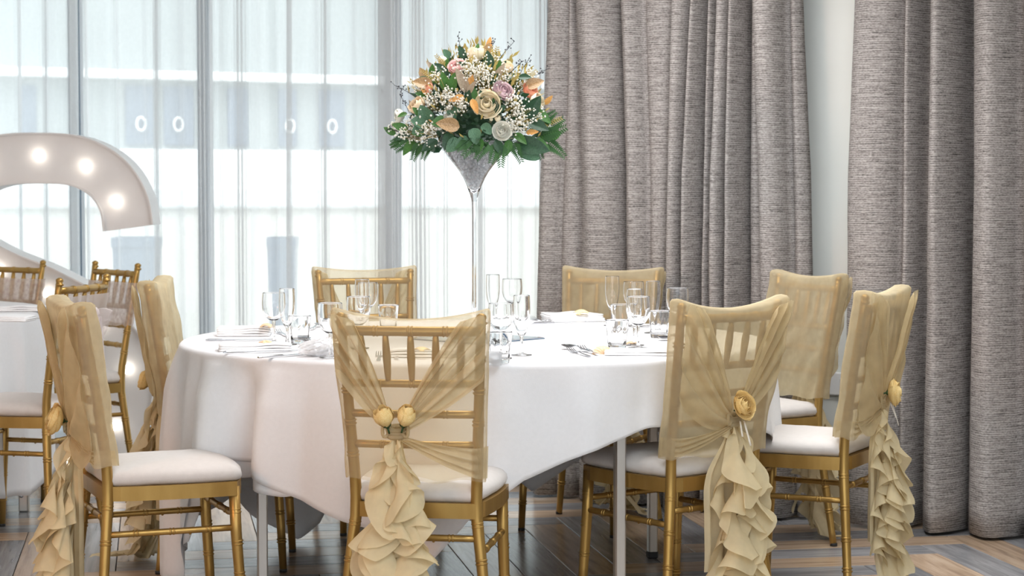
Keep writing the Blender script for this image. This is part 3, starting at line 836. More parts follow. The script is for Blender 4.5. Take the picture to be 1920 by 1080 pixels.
band(chJ, 'white organza sash tied in a bow behind the front left covered chair', .845, .72, M['organza'], True)
band(chK, 'blush lace band around the chair back nearest the window bar at left', .835, .665, M['lace'], False)
band(chL, 'blush lace band on the chair cut off by the left edge', .835, .665, M['lace'], False)

# ------------------------------------------------------------------ marquee letter with bulbs
M['letter'] = plain('white_marquee_paint', (.74, .72, .71), .5, var=.02)
LD = 8.72
ctl = [(247, 427), (238, 378), (207, 332), (152, 303), (80, 297), (0, 303), (-72, 338), (-103, 398), (-78, 458), (0, 508), (100, 550), (192, 606), (246, 690), (226, 795), (140, 862), (60, 876), (-40, 860), (-102, 796)]
cp = [at_y(x, y, LD) for x, y in ctl]
def cr(p0, p1, p2, p3, t):
    return .5*((2*p1)+(p2-p0)*t+(2*p0-5*p1+4*p2-p3)*t*t+(3*p1-p0-3*p2+p3)*t**3)
path = []
for i in range(len(cp)-1):
    a = cp[max(i-1, 0)]; d = cp[min(i+2, len(cp)-1)]
    for k in range(8): path.append(cr(a, cp[i], cp[i+1], d, k/8))
path.append(cp[-1])
mq = empty('marquee_letter', (cp[4].x, LD, 0)); tag(mq, 'tall white letter S with glowing bulbs standing in front of the window at left', 'illuminated letter')
def stroke(w, y0, y1, lip=False):
    rs = []; n = len(path)
    for i, p in enumerate(path):
        t = (path[min(i+1, n-1)]-path[max(i-1, 0)]).normalized(); nn = Vector((-t.z, 0, t.x))
        o = Vector((cp[4].x, LD, 0))
        a, b_ = p+nn*w-o, p-nn*w-o
        if i == 0 or i == n-1:
            pass
        rs.append([(a.x, y0, a.z), (b_.x, y0, b_.z), (b_.x, y1, b_.z), (a.x, y1, a.z)])
    return MB().rings(rs)
obj('body', stroke(.104, -.05, .10), M['letter'], mq, sm=False)
n = len(path)
for sg in (-1, 1):
    rs = []
    for i, p in enumerate(path):
        t = (path[min(i+1, n-1)]-path[max(i-1, 0)]).normalized(); nn = Vector((-t.z, 0, t.x)); o = Vector((cp[4].x, LD, 0))
        a = p+nn*sg*.108-o; b_ = p+nn*sg*.101-o
        rs.append([(a.x, -.085, a.z), (b_.x, -.085, b_.z), (b_.x, .10, b_.z), (a.x, .10, a.z)])
    obj('side_rim', MB().rings(rs), M['letter'], mq, sm=False)
M['bulb'], nt, b = new_mat('lit_bulb'); b.inputs['Emission Color'].default_value = (1, .93, .82, 1); b.inputs['Emission Strength'].default_value = 5
b.inputs['Base Color'].default_value = (1, 1, 1, 1)
bm = MB().ball((0, -.075, 0), .019, 14, 10).lathe([(.012, -.0), (.012, .001)], 8).mesh('bulb', M['bulb'])
for (px, py) in ((78, 292), (165, 312), (222, 378), (-20, 306), (-88, 360), (-60, 470), (5, 506), (95, 548), (190, 606), (244, 690), (222, 795), (140, 860), (50, 874)):
    p = at_y(px, py, LD); put('bulb', bm, mq, (p.x-cp[4].x, 0, p.z))

# ------------------------------------------------------------------ table settings
ZT = TZ+.002
def glass_thing(name, label, group, mesh_parts, loc, rz=0):
    t = empty(name, loc, rz); tag(t, label, 'glass', group)
    for nm, me in mesh_parts: put(nm, me, t)
    return t
def stemware(bowl_out, th, stem_r, stem_z, foot_r):
    zs = [z for r, z in bowl_out]
    top = bowl_out[-1]
    inner = [(max(r-th, .0006), z+(.004 if i == 0 else .002*(1-i/len(bowl_out)))) for i, (r, z) in enumerate(bowl_out)]
    b2 = bowl_out[-2]; k_ = .0012/(top[1]-b2[1]); sup = lerp(top[0], b2[0], k_)
    prof = list(bowl_out[:-1])+[(sup, top[1]-.0012), top, (top[0]-th*.5, top[1]+.0006), inner[-1], (sup-th, top[1]-.0012)]+inner[:-1][::-1]
    prof[-1] = (.0006, inner[0][1])
    bowl = MB().lathe(prof, 36).mesh('bowl', M['glass'])
    z0 = bowl_out[0][1]
    st = MB().lathe([(stem_r*1.6, .007), (stem_r*1.05, .016), (stem_r, .03), (stem_r, z0-.014), (bowl_out[0][0], z0)], 18).mesh('stem', M['glass'])
    ft = MB().lathe([(.0006, .0005), (foot_r*.96, .0005), (foot_r, .0015), (foot_r*.97, .0028), (foot_r*.5, .0042), (stem_r*1.6, .007)], 36).mesh('foot', M['glass'])
    return [('bowl', bowl), ('stem', st), ('foot', ft)]
WINE = stemware([(.0052, .066), (.012, .0685), (.022, .076), (.0305, .090), (.0345, .106), (.0352, .120), (.0345, .135), (.0330, .150)], .0013, .0042, .06, .031)
FLUTE = stemware([(.0050, .052), (.009, .056), (.0155, .068), (.0205, .086), (.0232, .108), (.0238, .130), (.0233, .150), (.0226, .166)], .0012, .0040, .05, .029)
def tumbler():
    def mod(a, r, z): return 1-.045*max(0, cos(a*9))**1.5*smooth((.060-z)/.012) if z < .06 else 1
    o = [(.0008, .0), (.0235, 0), (.0255, .002), (.0268, .012), (.0285, .03), (.0302, .048), (.0312, .056), (.0318, .062), (.0337, .0815), (.0338, .083)]
    i_ = [(.0328, .0838), (.0318, .0832), (.0315, .0815), (.0298, .062), (.0278, .046), (.0258, .026), (.0238, .014), (.018, .011), (.0008, .0105)]
    mb = MB().lathe(o, 54, mod=mod); n0 = MB().lathe([o[-1]]+i_, 54); mb.add(n0.v, n0.f)
    return mb.mesh('tumbler', M['glass'])
TUMB = tumbler()
def base_from_rim(px, py, h):
    p = at_z(px, py, ZT+h); return Vector((p.x, p.y, ZT))
WG, FG, TG = 'wine glasses on the main table', 'champagne flutes on the main table', 'cut tumblers on the main table'
wines = [((513, 549), 'wine glass at the table left, left of its flute, behind the folded napkins'),
         ((619, 568), 'wine glass just left of the front centre chair, over the cellophane bag'),
         ((689, 530), 'wine glass in front of the back left chair, right of the cluster'),
         ((672, 556), 'shorter wine glass half hidden by the front centre chair back'),
         ((960, 523), 'wine glass behind the flute, just right of the vase stem'),
         ((939, 569), 'wine glass nearest the right edge of the front centre chair'),
         ((1188, 528), 'wine glass furthest back in the right cluster, between two tall flutes'),
         ((1197, 556), 'wine glass at the front of the right cluster, nearest the tumblers'),
         ((1270, 540), 'wine glass half hidden by the front right chair back')]
flutes = [((538, 541), 'champagne flute at the table left, beside wine glass and tumbler'),
          ((679, 524), 'champagne flute tallest in the cluster before the back left chair'),
          ((924, 515), 'champagne flute nearest the vase stem on its right'),
          ((978, 554), 'champagne flute standing alone right of the front centre chair'),
          ((1148, 518), 'champagne flute at the left of the right cluster, before the back chair'),
          ((1190, 542), 'champagne flute hidden behind the front wine glass of the right cluster'),
          ((1225, 527), 'champagne flute at the right of the right cluster, against dark curtain')]
tumbs = [((562, 592), 'cut tumbler at the table left beside the spoon'),
         ((728, 572), 'cut tumbler just above the front centre chair back'),
         ((937, 622), 'cut tumbler beside the frosted candle cube'),
         ((1157, 600), 'cut tumbler at the front of the right cluster'),
         ((1164, 571), 'cut tumbler behind the front tumbler of the right cluster'),
         ((1236, 583), 'cut tumbler nearest the front right chair back')]
for (p, lab) in wines: glass_thing('wine_glass', lab, WG, WINE, base_from_rim(*p, .150))
for (p, lab) in flutes: glass_thing('champagne_flute', lab, FG, FLUTE, base_from_rim(*p, .166))
for (p, lab) in tumbs:
    q = base_from_rim(*p, .083); o = put('tumbler', TUMB, None, q, (0, 0, p[0]*.1)); tag(o, lab, 'glass', TG)

# cutlery
def fork_mesh():
    mb = MB()
    mb.bar([(0, 0, .001), (0, .02, .002), (0, .06, .003), (0, .11, .006), (0, .128, .004), (0, .138, .002), (0, .150, .002)], [.010, .012, .009, .005, .008, .020, .022], [.002]*7)
    for k in range(4):
        x = (k-1.5)*.0062
        mb.bar([(x, .148, .002), (x, .165, .003), (x, .182, .007), (x*.95, .194, .011)], [.0036, .0032, .0028, .0015], [.002, .0018, .0016, .001])
    return mb.mesh('fork', M['silver'], False)
def knife_mesh():
    mb = MB()
    mb.bar([(0, 0, .003), (0, .01, .004), (0, .05, .004), (0, .088, .004)], [.008, .012, .011, .009], [.004, .006, .006, .005])
    mb.bar([(0, .088, .003), (.001, .10, .003), (.001, .17, .003), (-.002, .20, .003), (-.006, .215, .003)], [.012, .017, .018, .013, .003], [.002]*5)
    return mb.mesh('knife', M['silver'], False)
def spoon_mesh():
    mb = MB()
    mb.bar([(0, 0, .001), (0, .02, .002), (0, .06, .004), (0, .11, .010), (0, .135, .008)], [.010, .012, .009, .005, .006], [.002]*5)
    def bw(u, v):
        a = 2*pi*u; r = v
        return (.020*r*cos(a), .162+.030*r*sin(a)*(1 if sin(a) > 0 else .95), .002+.007*r*r+.004*(1-r)*0)
    mb.grid(bw, 24, 6, True)
    mb.grid(lambda u, v: (Vector(bw(u, 1-v))-Vector((0, 0, .0012))), 24, 6, True)
    return mb.mesh('spoon', M['silver'])
CUT = {'fork': fork_mesh(), 'knife': knife_mesh(), 'spoon': spoon_mesh()}
CL = {'fork': .194, 'knife': .215, 'spoon': .192}
def cutlery(kind, tip, end, label, lift=.0, tilt=0.0):
    a, b_ = at_z(*tip, ZT+.004), at_z(*end, ZT+.004)
    d = (a-b_).normalized(); o = a-d*CL[kind]
    rz = math.atan2(d.y, d.x)-pi/2
    q = put(kind, CUT[kind], None, (o.x, o.y, ZT+.0012+lift), (tilt, 0, rz)); tag(q, label, kind, 'cutlery on the main table')
cutlery('knife', (520, 636), (377, 638), 'steel knife lying in front of the back left napkin')
cutlery('knife', (560, 657), (399, 661), 'steel knife mostly under the front left napkin, its end showing')
cutlery('knife', (592, 661), (488, 670), 'steel knife just in front of the front left napkin')
cutlery('fork', (519, 622), (590, 650), 'steel fork with tines up behind the left wine glass', .002)
cutlery('spoon', (604, 610), (520, 640), 'steel spoon with bright bowl right of the left tumbler', .004)
cutlery('spoon', (566, 639), (660, 668), 'steel spoon with bowl behind the cellophane bag', .006)
cutlery('fork', (712, 664), (704, 706), 'left fork seen through the front centre chair cover')
cutlery('fork', (744, 661), (742, 703), 'right fork seen through the front centre chair cover')
cutlery('spoon', (1058, 651), (1200, 676), 'steel spoon beside the two forks at front right', .003)
cutlery('fork', (1068, 657), (1168, 684), 'lower of two steel forks at front right of the table')
cutlery('fork', (1089, 654), (1176, 682), 'upper of two steel forks at front right of the table', .003)
cutlery('spoon', (1078, 597), (985, 607), 'steel spoon in front of the back napkin with yellow shell', .005)
cutlery('fork', (996, 597), (1052, 610), 'steel fork left of the back napkin with yellow shell')
cutlery('knife', (1100, 603), (1010, 606), 'steel knife under the spoon before the back napkin')
cutlery('fork', (1116, 590), (1148, 612), 'steel fork right of the back napkin with yellow shell')
cutlery('spoon', (1238, 637), (1300, 627), 'steel spoon beside the front right chair back', .003)
cutlery('knife', (1200, 611), (1300, 606), 'steel knife behind the tumbler nearest the front right chair')

# napkins folded in layers
def napkin_mesh(L, Wd, layers, seed, th=.0062):
    mb = MB()
    for k in range(layers):
        z0 = k*th; sh = .006*N(seed, k*2.3); w = Wd*(1-.05*k); sy = .004*k
        prof = []
        for i in range(13):
            a = pi*i/12; prof.append((-w/2-th*.5*sin(a)*.9, z0+th*.5-th*.5*cos(a)))
        prof += [(w/2-.002, z0+th*.92), (w/2, z0+th*.80), (w/2, z0+th*.12), (w/2-.002, z0)]
        rs = []
        for j in range(19):
            x = lerp(-L/2, L/2, j/18)+sh; e = min(1, j/1.2, (18-j)/1.2)*.12+.88
            rs.append([(x, y+sy, z0+(z-z0)*e+.003*N(x*14, y*14+seed, k*.1)*(1 if k else .0)+.0025*k*N(x*9, seed, y*8)) for y, z in prof])
        mb.rings(rs)
    return mb.mesh('napkin', M['napkin'])
def napkin(px, py, L, Wd, layers, rz, label, seed, z=ZT):
    p = at_z(px, py, z); o = put('napkin', napkin_mesh(L, Wd, layers, seed), None, (p.x, p.y, z+.001), (0, 0, rz)); return tag(o, label, 'napkin', 'folded white napkins')
napkin(458, 629, .165, .10, 4, radians(3), 'folded white napkin furthest left on main table, with knife before it', 1)
napkin(478, 657, .205, .09, 3, radians(9), 'folded white napkin at front left of main table under a peach starfish', 5)
napkin(800, 668, .20, .10, 3, radians(0), 'folded white napkin seen through the front centre chair cover', 8)
napkin(1074, 601, .19, .16, 4, radians(12), 'folded white napkin in front of the back chair with yellow shell', 12)
napkin(1203, 664, .20, .12, 2, radians(-6), 'folded white napkin at front right of main table by the chair back', 17)
p = at_z(28, 584, .752)
napkin(36, 583, .19, .10, 3, radians(4), 'folded white napkin at back of the left edge table', 22, .752)
napkin(6, 602, .20, .10, 3, radians(-8), 'folded white napkin at front of the left edge table', 27, .752)
for (tp, en, lab) in (((150, 594), (73, 596), 'steel knife on the left edge table beside napkin'),):
    a, b_ = at_z(82, 597, .755), at_z(20, 600, .755); d = (a-b_).normalized(); o_ = a-d*.215
    q = put('knife', CUT['knife'], None, (o_.x, o_.y, .7535), (0, 0, math.atan2(d.y, d.x)-pi/2)); tag(q, lab, 'knife')

# shells and other favours
M['shell'] = plain('peach_shell', (.80, .56, .34), .45, var=.2, scale=60)
M['shell_y'] = plain('yellow_shell', (.86, .68, .36), .45, var=.15, scale=60)
def scallop(w):
    def fn(u, v):
        a = lerp(-1.15, 1.15, u); r = w*v*(1-.12*(a/1.15)**2); rg = .5+.5*cos(u*9*2*pi)
        z = w*.34*sin(pi*min(1, v*.93))*(1-.5*(a/1.15)**2)+w*.035*rg*v
        return (r*sin(a), r*cos(a)-w*.5, z+.0006)
    mb = MB(); mb.grid(fn, 54, 9); mb.grid(lambda u, v: (fn(u, v)[0]*.98, fn(u, v)[1]*.98, fn(u, v)[2]*.72), 54, 9)
    mb.box((-w*.14, -w*.5, w*.04), (w*.2, w*.16, w*.07), .001); mb.box((w*.14, -w*.5, w*.04), (w*.2, w*.16, w*.07), .001)
    return mb
def starfish(w):
    def fn(u, v):
        a = 2*pi*u; r = w*v*(.36+.64*max(0, cos(2.5*((a % (2*pi/5))-pi/5)*1.0))**2.2)
        return (r*cos(a), r*sin(a), .007*(1-v)**.6+.0015*N(a*9, v*9)+.001)
    mb = MB(); mb.grid(fn, 60, 8, True); mb.grid(lambda u, v: (fn(u, v)[0], fn(u, v)[1], .0), 60, 1, True); return mb
def favour(name, mb, mat, px, py, z, label, cat, rot=(0, 0, 0), group='seashell table favours'):
    p = at_z(px, py, z); return tag(obj(name, mb, mat, None, loc=(p.x, p.y, z), rot=rot), label, cat, group)
favour('starfish', starfish(.022), M['shell'], 498, 643, ZT+.021, 'small peach starfish on the front left napkin', 'starfish')
favour('seashell', scallop(.036), M['shell'], 500, 614, ZT+.027, 'peach scallop shell on the napkin furthest left', 'shell', (0, 0, .9))
favour('seashell', scallop(.040), M['shell_y'], 1090, 588, ZT+.027, 'yellow scallop shell on the napkin before the back chair', 'shell', (.15, 0, -.6))
favour('seashell', scallop(.044), M['shell'], 1131, 662, ZT+.002, 'pale peach scallop shell standing beside forks at front right', 'shell', (.9, 0, .35))
favour('seashell', scallop(.026), M['shell'], 1182, 646, ZT+.002, 'small gold peach shell at the foot of the front wine glass', 'shell', (0, 0, -1.1))
favour('seashell', scallop(.032), M['shell_y'], 790, 658, ZT+.021, 'pale yellow shell seen through the front centre chair cover', 'shell', (0, 0, .1))
# cellophane favour bag
M['cello'] = sheer('crinkled_cellophane', (.97, .97, .98), .42, (1, 1, 1), .3, .02, 50, 1.2)
nt = M['cello'].node_tree; outn = [n for n in nt.nodes if n.type == 'OUTPUT_MATERIAL'][0]; src = outn.inputs[0].links[0].from_socket
g = nt.nodes.new('ShaderNodeBsdfGlossy'); g.inputs['Roughness'].default_value = .12; mx = nt.nodes.new('ShaderNodeMixShader'); mx.inputs[0].default_value = .22
link(nt, src, mx.inputs[1]); link(nt, g.outputs[0], mx.inputs[2]); link(nt, mx.outputs[0], outn.inputs[0])
p = at_z(598, 668, ZT)
def bag(u, v):
    a = 2*pi*u; q = v
    R_ = .058*sin(pi*min(1, .08+q*.80))**.6*(1+.10*sin(5*a+9*q)) if q < .82 else .016+.030*(q-.82)/.18*(1+.3*sin(7*a))
    x = lerp(-.055, .085, q)
    return (x+.004*N(a*3, q*9), R_*cos(a)*.62, max(.001, .020+R_*.42*sin(a)+.006*N(a*4, q*11, 3)+.012*q))
bg_ = empty('favour_bag', (p.x, p.y, ZT)); tag(bg_, 'white crinkled cellophane favour bag left of the front centre chair', 'bag'); bg_.rotation_euler = (0, 0, .35)
obj('wrapper', MB().grid(bag, 40, 26, True), M['cello'], bg_)
mb = MB(); rr = random.Random(3)
for k in range(9): mb.ball((rr.uniform(-.03, .03), rr.uniform(-.016, .016), .012+rr.uniform(0, .012)), .010, 8, 6)
obj('sweets', mb, M['napkin'], bg_)
mb = MB(); mb.tube([(.060+.001*sin(i), .018*cos(2*pi*i/12), .026+.013*sin(2*pi*i/12)) for i in range(13)], .0016, 6); obj('twist_tie', mb, M['ribbon'], bg_)
# frosted candle cube
p = at_z(926, 684, ZT)
q = empty('candle_holder', (p.x, p.y, ZT), .1); tag(q, 'small frosted glass candle cube at the table front beside centre chair', 'candle holder')
mfro = glass_mat('frosted_glass', (.95, .96, .97), .45)
mb = MB(); mb.rings([[(x*s_, y*s_, z) for x, y in ((-1, -1), (1, -1), (1, 1), (-1, 1))] for s_, z in ((.019, 0), (.0195, .034), (.016, .034), (.0155, .006))])
obj('cube', mb, mfro, q, sm=False)
obj('candle', MB().lathe([(.012, .007), (.0125, .02), (.001, .02)], 16, cap=True), M['napkin'], q)
# mirror tile under the vase
p = empty('mirror_tile', (TX+.006, TY-.03, ZT), radians(45+3)); tag(p, 'square mirror tile lying under the tall vase', 'mirror')
obj('glass', MB().box((0, 0, .003), (.295, .295, .004), .001), M['mirror'], p, sm=False)
obj('edge', MB().box((0, 0, .0014), (.299, .299, .0026), .0008), plain('blue_grey_mirror_edge', (.06, .13, .22), .3), p, sm=False)

# ------------------------------------------------------------------ vase, gel beads and flower arrangement
VZ = ZT+.0055
vase = empty('vase', (TX, TY-.0, VZ)); tag(vase, 'tall clear glass vase with flared bowl on a thin stem at table centre', 'vase')
z0 = -VZ
op = [(.0080, 1.172), (.0115, 1.188), (.0165, 1.203), (.0230, 1.220), (.0330, 1.242), (.0450, 1.263), (.0600, 1.283), (.0790, 1.306), (.0960, 1.329), (.1120, 1.350), (.1158, 1.355), (.1165, 1.356)]
inn = [(r-.0035, z+.001) for r, z in op[1:]]
prof = op+[(.1150, 1.3572)]+inn[::-1]; prof[-1] = (.0006, 1.199)
obj('bowl', MB().lathe([(r, z+z0) for r, z in prof], 56), M['vase_glass'], vase)
obj('stem', MB().lathe([(.0125, .772+z0), (.0085, .80+z0), (.0068, .90+z0), (.0066, 1.05+z0), (.0068, 1.14+z0), (.0080, 1.172+z0)], 24), M['vase_glass'], vase)
obj('foot', MB().lathe([(.0006, .0005), (.072, .0005), (.074, .003), (.072, .006), (.03, .010), (.0125, .772+z0)], 48), M['vase_glass'], vase)
rr = random.Random(8); mb = MB()
def bowl_r(z): return interp(z, [q[1] for q in op], [q[0] for q in op])-.0045
placed = []
for k in range(5200):
    z = rr.uniform(1.206, 1.345); R_ = bowl_r(z)-.0062
    if R_ < .004: continue
    r = R_ if rr.random() < .8 else R_*sqrt(rr.random()); a = rr.uniform(0, 2*pi)
    if rr.random() > (R_/.10+.12): continue
    p = Vector((r*cos(a), r*sin(a), z))
    if all((p-q).length_squared > .0098**2 for q in placed): placed.append(p)
for p in placed: mb.ball((p.x+TX, p.y+TY, p.z), .0056, 8, 5)
mgel, nt, b = new_mat('clear_gel_bead'); b.inputs['Base Color'].default_value = (.90, .91, .93, 1); b.inputs['Roughness'].default_value = .05; b.inputs['Transmission Weight'].default_value = .55; b.inputs['IOR'].default_value = 1.2
link(nt, ramp(nt, tex(nt, 90), [(.35, (.78, .79, .81)), (.6, (.97, .98, .98))]), b.inputs['Base Color'])
tag(obj('gel_beads', mb, mgel), 'clear water beads filling the flared bowl of the tall vase', 'beads', kind='stuff')

fz = 1.352
arr = empty('flower_arrangement', (TX, TY, fz)); tag(arr, 'domed arrangement of cream roses, gold leaves, ferns and babys breath in the vase', 'flowers')
M['cream'] = leaf_mat('cream_rose_petal', (.93, .82, .58), (.97, .91, .74), .6, .15)
M['white_rose'] = leaf_mat('white_rose_petal', (.90, .90, .80), (.96, .96, .90), .6, .15)
M['peach'] = leaf_mat('peach_rose_petal', (.93, .72, .48), (.96, .85, .66), .6, .15)
M['pink'] = leaf_mat('pink_lisianthus_petal', (.86, .52, .50), (.92, .70, .68), .6, .3)
M['lilac'] = leaf_mat('lilac_pink_petal', (.74, .55, .60), (.86, .72, .74), .6, .3)
M['coral'] = leaf_mat('coral_petal', (.88, .36, .22), (.93, .55, .38), .6, .3)
M['gold_leaf'] = leaf_mat('gold_sprayed_leaf', (.26, .15, .06), (.56, .38, .20), .35, .1)
M['orange_leaf'] = leaf_mat('orange_gold_leaf', (.60, .28, .07), (.82, .46, .16), .35, .2)
M['taupe_leaf'] = leaf_mat('taupe_leaf', (.30, .24, .17), (.48, .40, .30), .45, .15)
M['green'] = leaf_mat('green_leaf', (.035, .12, .025), (.09, .23, .055), .4, .2)
M['dark_green'] = leaf_mat('dark_green_leaf', (.012, .045, .022), (.035, .095, .045), .4, .15)
M['euc'] = leaf_mat('eucalyptus_leaf', (.045, .125, .07), (.12, .24, .14), .5, .15)
M['fern'] = leaf_mat('fern_green', (.014, .06, .016), (.045, .14, .035), .5, .25)
M['stem_mat'] = plain('dark_green_stem', (.05, .08, .025), .6)
M['olive'] = leaf_mat('olive_gold_sprig', (.34, .26, .07), (.60, .47, .16), .5, .2)
M['gyp'] = leaf_mat('babys_breath_white', (.86, .84, .76), (.95, .94, .88), .7, .3)
M['twig'] = plain('dark_twig', (.03, .03, .04), .7)
DR, DH = .225, .285        # dome radius and height above the vase rim
def dome(px, py, push=1.0):
    """front point of the dome seen at an image position: local position and outward direction"""
    p = at_y(px, py, TY); x = p.x-TX; z = p.z-fz
    zz = max(-.04, z)/DH; xx = x/DR
    k = 1-xx*xx-max(0, zz)**2
    y = -DR*.92*sqrt(max(0, k))*push
    if k < 0: y = 0
    P = Vector((x, y, z))
    d = TY+y; P.x = x*(d/TY) - (TX*(1-d/TY) if False else 0); P.z = z
    # keep the point under the same sight line after moving it towards the viewer
    q = at_y(px, py, d); P.x = q.x-TX; P.z = q.z-fz
    n = Vector((P.x/DR**2, P.y/DR**2*1.2, max(.0, P.z)/DH**2+.8)).normalized()
    return P, n
RC = []
ROSES = [(913, 196, .047, 'open', 'cream', (0, -1, .25), 'largest cream rose'), (893, 106, .046, 'half', 'cream', (-.1, -.35, 1), 'topmost cream rose'),
         (833, 116, .030, 'bud', 'cream', (-.8, -.4, .6), None), (857, 126, .030, 'open', 'pink', (-.3, -1, .8), None), (786, 203, .040, 'half', 'peach', (-.7, -.6, .7), None),
         (752, 218, .030, 'half', 'white_rose', (-1, -.4, .2), None), (842, 222, .023, 'half', 'white_rose', (-.4, -1, .5), None), (826, 237, .023, 'bud', 'white_rose', (-.7, -.8, -.1), None),
         (941, 246, .031, 'open', 'white_rose', (.1, -1, .15), None), (933, 224, .020, 'bud', 'cream', (0, -1, .6), None), (943, 171, .035, 'open', 'lilac', (.3, -1, .5), None),
         (994, 172, .032, 'open', 'coral', (.7, -.7, .5), None), (1002, 192, .040, 'half', 'cream', (.8, -.6, .3), None), (949, 130, .034, 'half', 'peach', (.5, -.5, 1), None),
         (1008, 229, .026, 'half', 'white_rose', (1, -.5, .1), None), (805, 168, .026, 'half', 'coral', (-.7, -.7, .5), None), (921, 225, .012, 'bud', 'cream', (0, -1, 1), None),
         (870, 165, .018, 'half', 'pink', (-.2, -1, .7), None)]
for i, (px, py, sz, kind, c_, d, lab) in enumerate(ROSES):
    P, n_ = dome(px, py, 1.0)
    dv = Vector(d).normalized(); RC.append((P.copy(), sz))
    rose('rose', kind, M[c_], sz*(.78 if kind == 'bud' else 1), P-dv*sz*.35, d, arr, 100+i, sepals=False, label=lab)
def leaf_mesh(L, Wd, mat, curl=.15, fold=.25, point=1.0):
    def fn(u, v):
        s_ = (u-.5)*2; w = Wd*.5*(sin(pi*min(1, v**.75)))**(.8*point)*1.0
        return (s_*w, L*v, -curl*L*v*v+abs(s_)*w*fold)
    return MB().grid(fn, 6, 10).mesh('leaf', mat)
LM = {'green': leaf_mesh(1, .5, M['green']), 'dark_green': leaf_mesh(1, .55, M['dark_green']), 'euc': leaf_mesh(.8, .60, M['euc'], .2, .2, .8), 'gold_leaf': leaf_mesh(1, .6, M['gold_leaf'], .1, .35),
      'orange_leaf': leaf_mesh(1, .45, M['orange_leaf'], .2, .3), 'taupe_leaf': leaf_mesh(1, .36, M['taupe_leaf'], .15, .3)}
def leaf(px, py, L, ang, kind, tilt=.3, push=1.0, lab=None):
    """leaf whose base sits at an image position on the dome and which points at an angle in the upright plane, leaning towards the viewer"""
    L *= .86
    P, n_ = dome(px, py, push)
    d = Vector((cos(radians(ang)), -tilt, sin(radians(ang)))).normalized()
    face = (n_*.7+Vector((0, -1, .2))).normalized()
    x = d.cross(face).normalized(); z = x.cross(d).normalized()
    mt = Matrix((x, d, z)).transposed().to_euler()
    o = put('leaf', LM[kind], arr, P, mt, L)
    if lab: o['label'] = lab
for a in [(862, 238, .085, 170, 'gold_leaf', .3, 1.02, 'gold brown broad leaf'), (878, 176, .10, 115, 'taupe_leaf', .3), (872, 182, .06, 190, 'orange_leaf', .5, 1.05), (884, 186, .058, -65, 'orange_leaf', .5, 1.08, 'orange gold leaf'),
          (876, 178, .06, 60, 'taupe_leaf', .5, 1.05), (882, 172, .05, 95, 'orange_leaf', .4), (812, 160, .075, 168, 'gold_leaf', .0), (800, 150, .05, 120, 'gold_leaf', .1), (818, 136, .055, 130, 'taupe_leaf', .1),
          (835, 135, .05, 140, 'dark_green', .1), (985, 163, .07, 20, 'gold_leaf', .1), (838, 170, .07, 105, 'green', .4), (846, 172, .07, 80, 'green', .4), (806, 232, .09, 118, 'euc', .4), (806, 232, .085, 168, 'euc', .5),
          (803, 236, .08, 200, 'euc', .5), (798, 222, .06, 140, 'green', .3), (850, 208, .045, 30, 'euc', .5), (888, 240, .075, -80, 'euc', .5, 1.03), (905, 232, .06, -50, 'euc', .4), (968, 268, .12, -12, 'dark_green', .3), (972, 275, .105, -28, 'euc', .2),
          (985, 222, .095, 55, 'dark_green', .2), (990, 228, .08, -20, 'dark_green', .3), (1000, 205, .08, -35, 'green', .2), (938, 196, .055, 118, 'green', .3, .95), (918, 132, .07, 95, 'dark_green', .2),
          (928, 150, .07, 60, 'taupe_leaf', .3), (862, 262, .08, 220, 'euc', .5), (880, 262, .07, 200, 'euc', .5), (770, 250, .06, 200, 'dark_green', .3), (765, 243, .06, 160, 'green', .2), (778, 262, .07, 230, 'green', .3),
          (1000, 262, .07, -30, 'green', .3), (1010, 255, .08, 10, 'green', .1), (965, 250, .06, -40, 'green', .5), (955, 262, .06, -100, 'green', .4), (930, 262, .06, -70, 'dark_green', .5), (845, 248, .07, 250, 'dark_green', .5),
          (820, 262, .07, 215, 'dark_green', .4), (900, 258, .07, -100, 'green', .6), (1030, 262, .05, 30, 'green', .1), (1035, 255, .05, 60, 'green', .1), (742, 252, .05, 150, 'green', .1), (870, 110, .05, 110, 'dark_green', .1), (915, 95, .05, 80, 'orange_leaf', .1), (908, 108, .055, 70, 'gold_leaf', .2)]:
    leaf(*a)
rr = random.Random(41)
for k in range(46):
    a_ = rr.uniform(.05, pi-.05); q_ = rr.uniform(.35, .98)
    px_, py_ = 893+142*q_*cos(a_), 262-170*q_*sin(a_)
    leaf(px_, py_, rr.uniform(.032, .052), math.degrees(a_)+rr.uniform(-50, 50), rr.choice(('green', 'dark_green', 'dark_green', 'euc', 'orange_leaf', 'taupe_leaf', 'green')), rr.uniform(.1, .5), rr.uniform(.9, 1.02))
# inner greenery that fills the dome: small dark leaves nobody could count
rr = random.Random(17); mb = MB()
for k in range(2000):
    a = rr.uniform(0, 2*pi); e = rr.uniform(-.1, 1) ; rad = rr.uniform(.55, .93)
    z = DH*rad*max(-.05, sin(e*pi/2)); r = DR*rad*cos(e*pi/2)*1.02
    P = Vector((r*cos(a), r*sin(a), z-.005)); L = rr.uniform(.018, .04)
    if any((P-c_).length < z_*1.15 for c_, z_ in RC): continue
    d = (P.normalized()+Vector((rr.uniform(-.8, .8), rr.uniform(-.8, .8), rr.uniform(-.7, .7)))).normalized(); s_ = d.cross(Vector((rr.random(), rr.random(), 1))).normalized()*L*.26
    mb.add([P, P+d*L*.5+s_, P+d*L, P+d*L*.5-s_], [(0, 1, 2, 3)])
o = obj('filler_foliage', mb, M['dark_green'], arr); o['kind'] = 'stuff'
rr = random.Random(19); mb = MB()
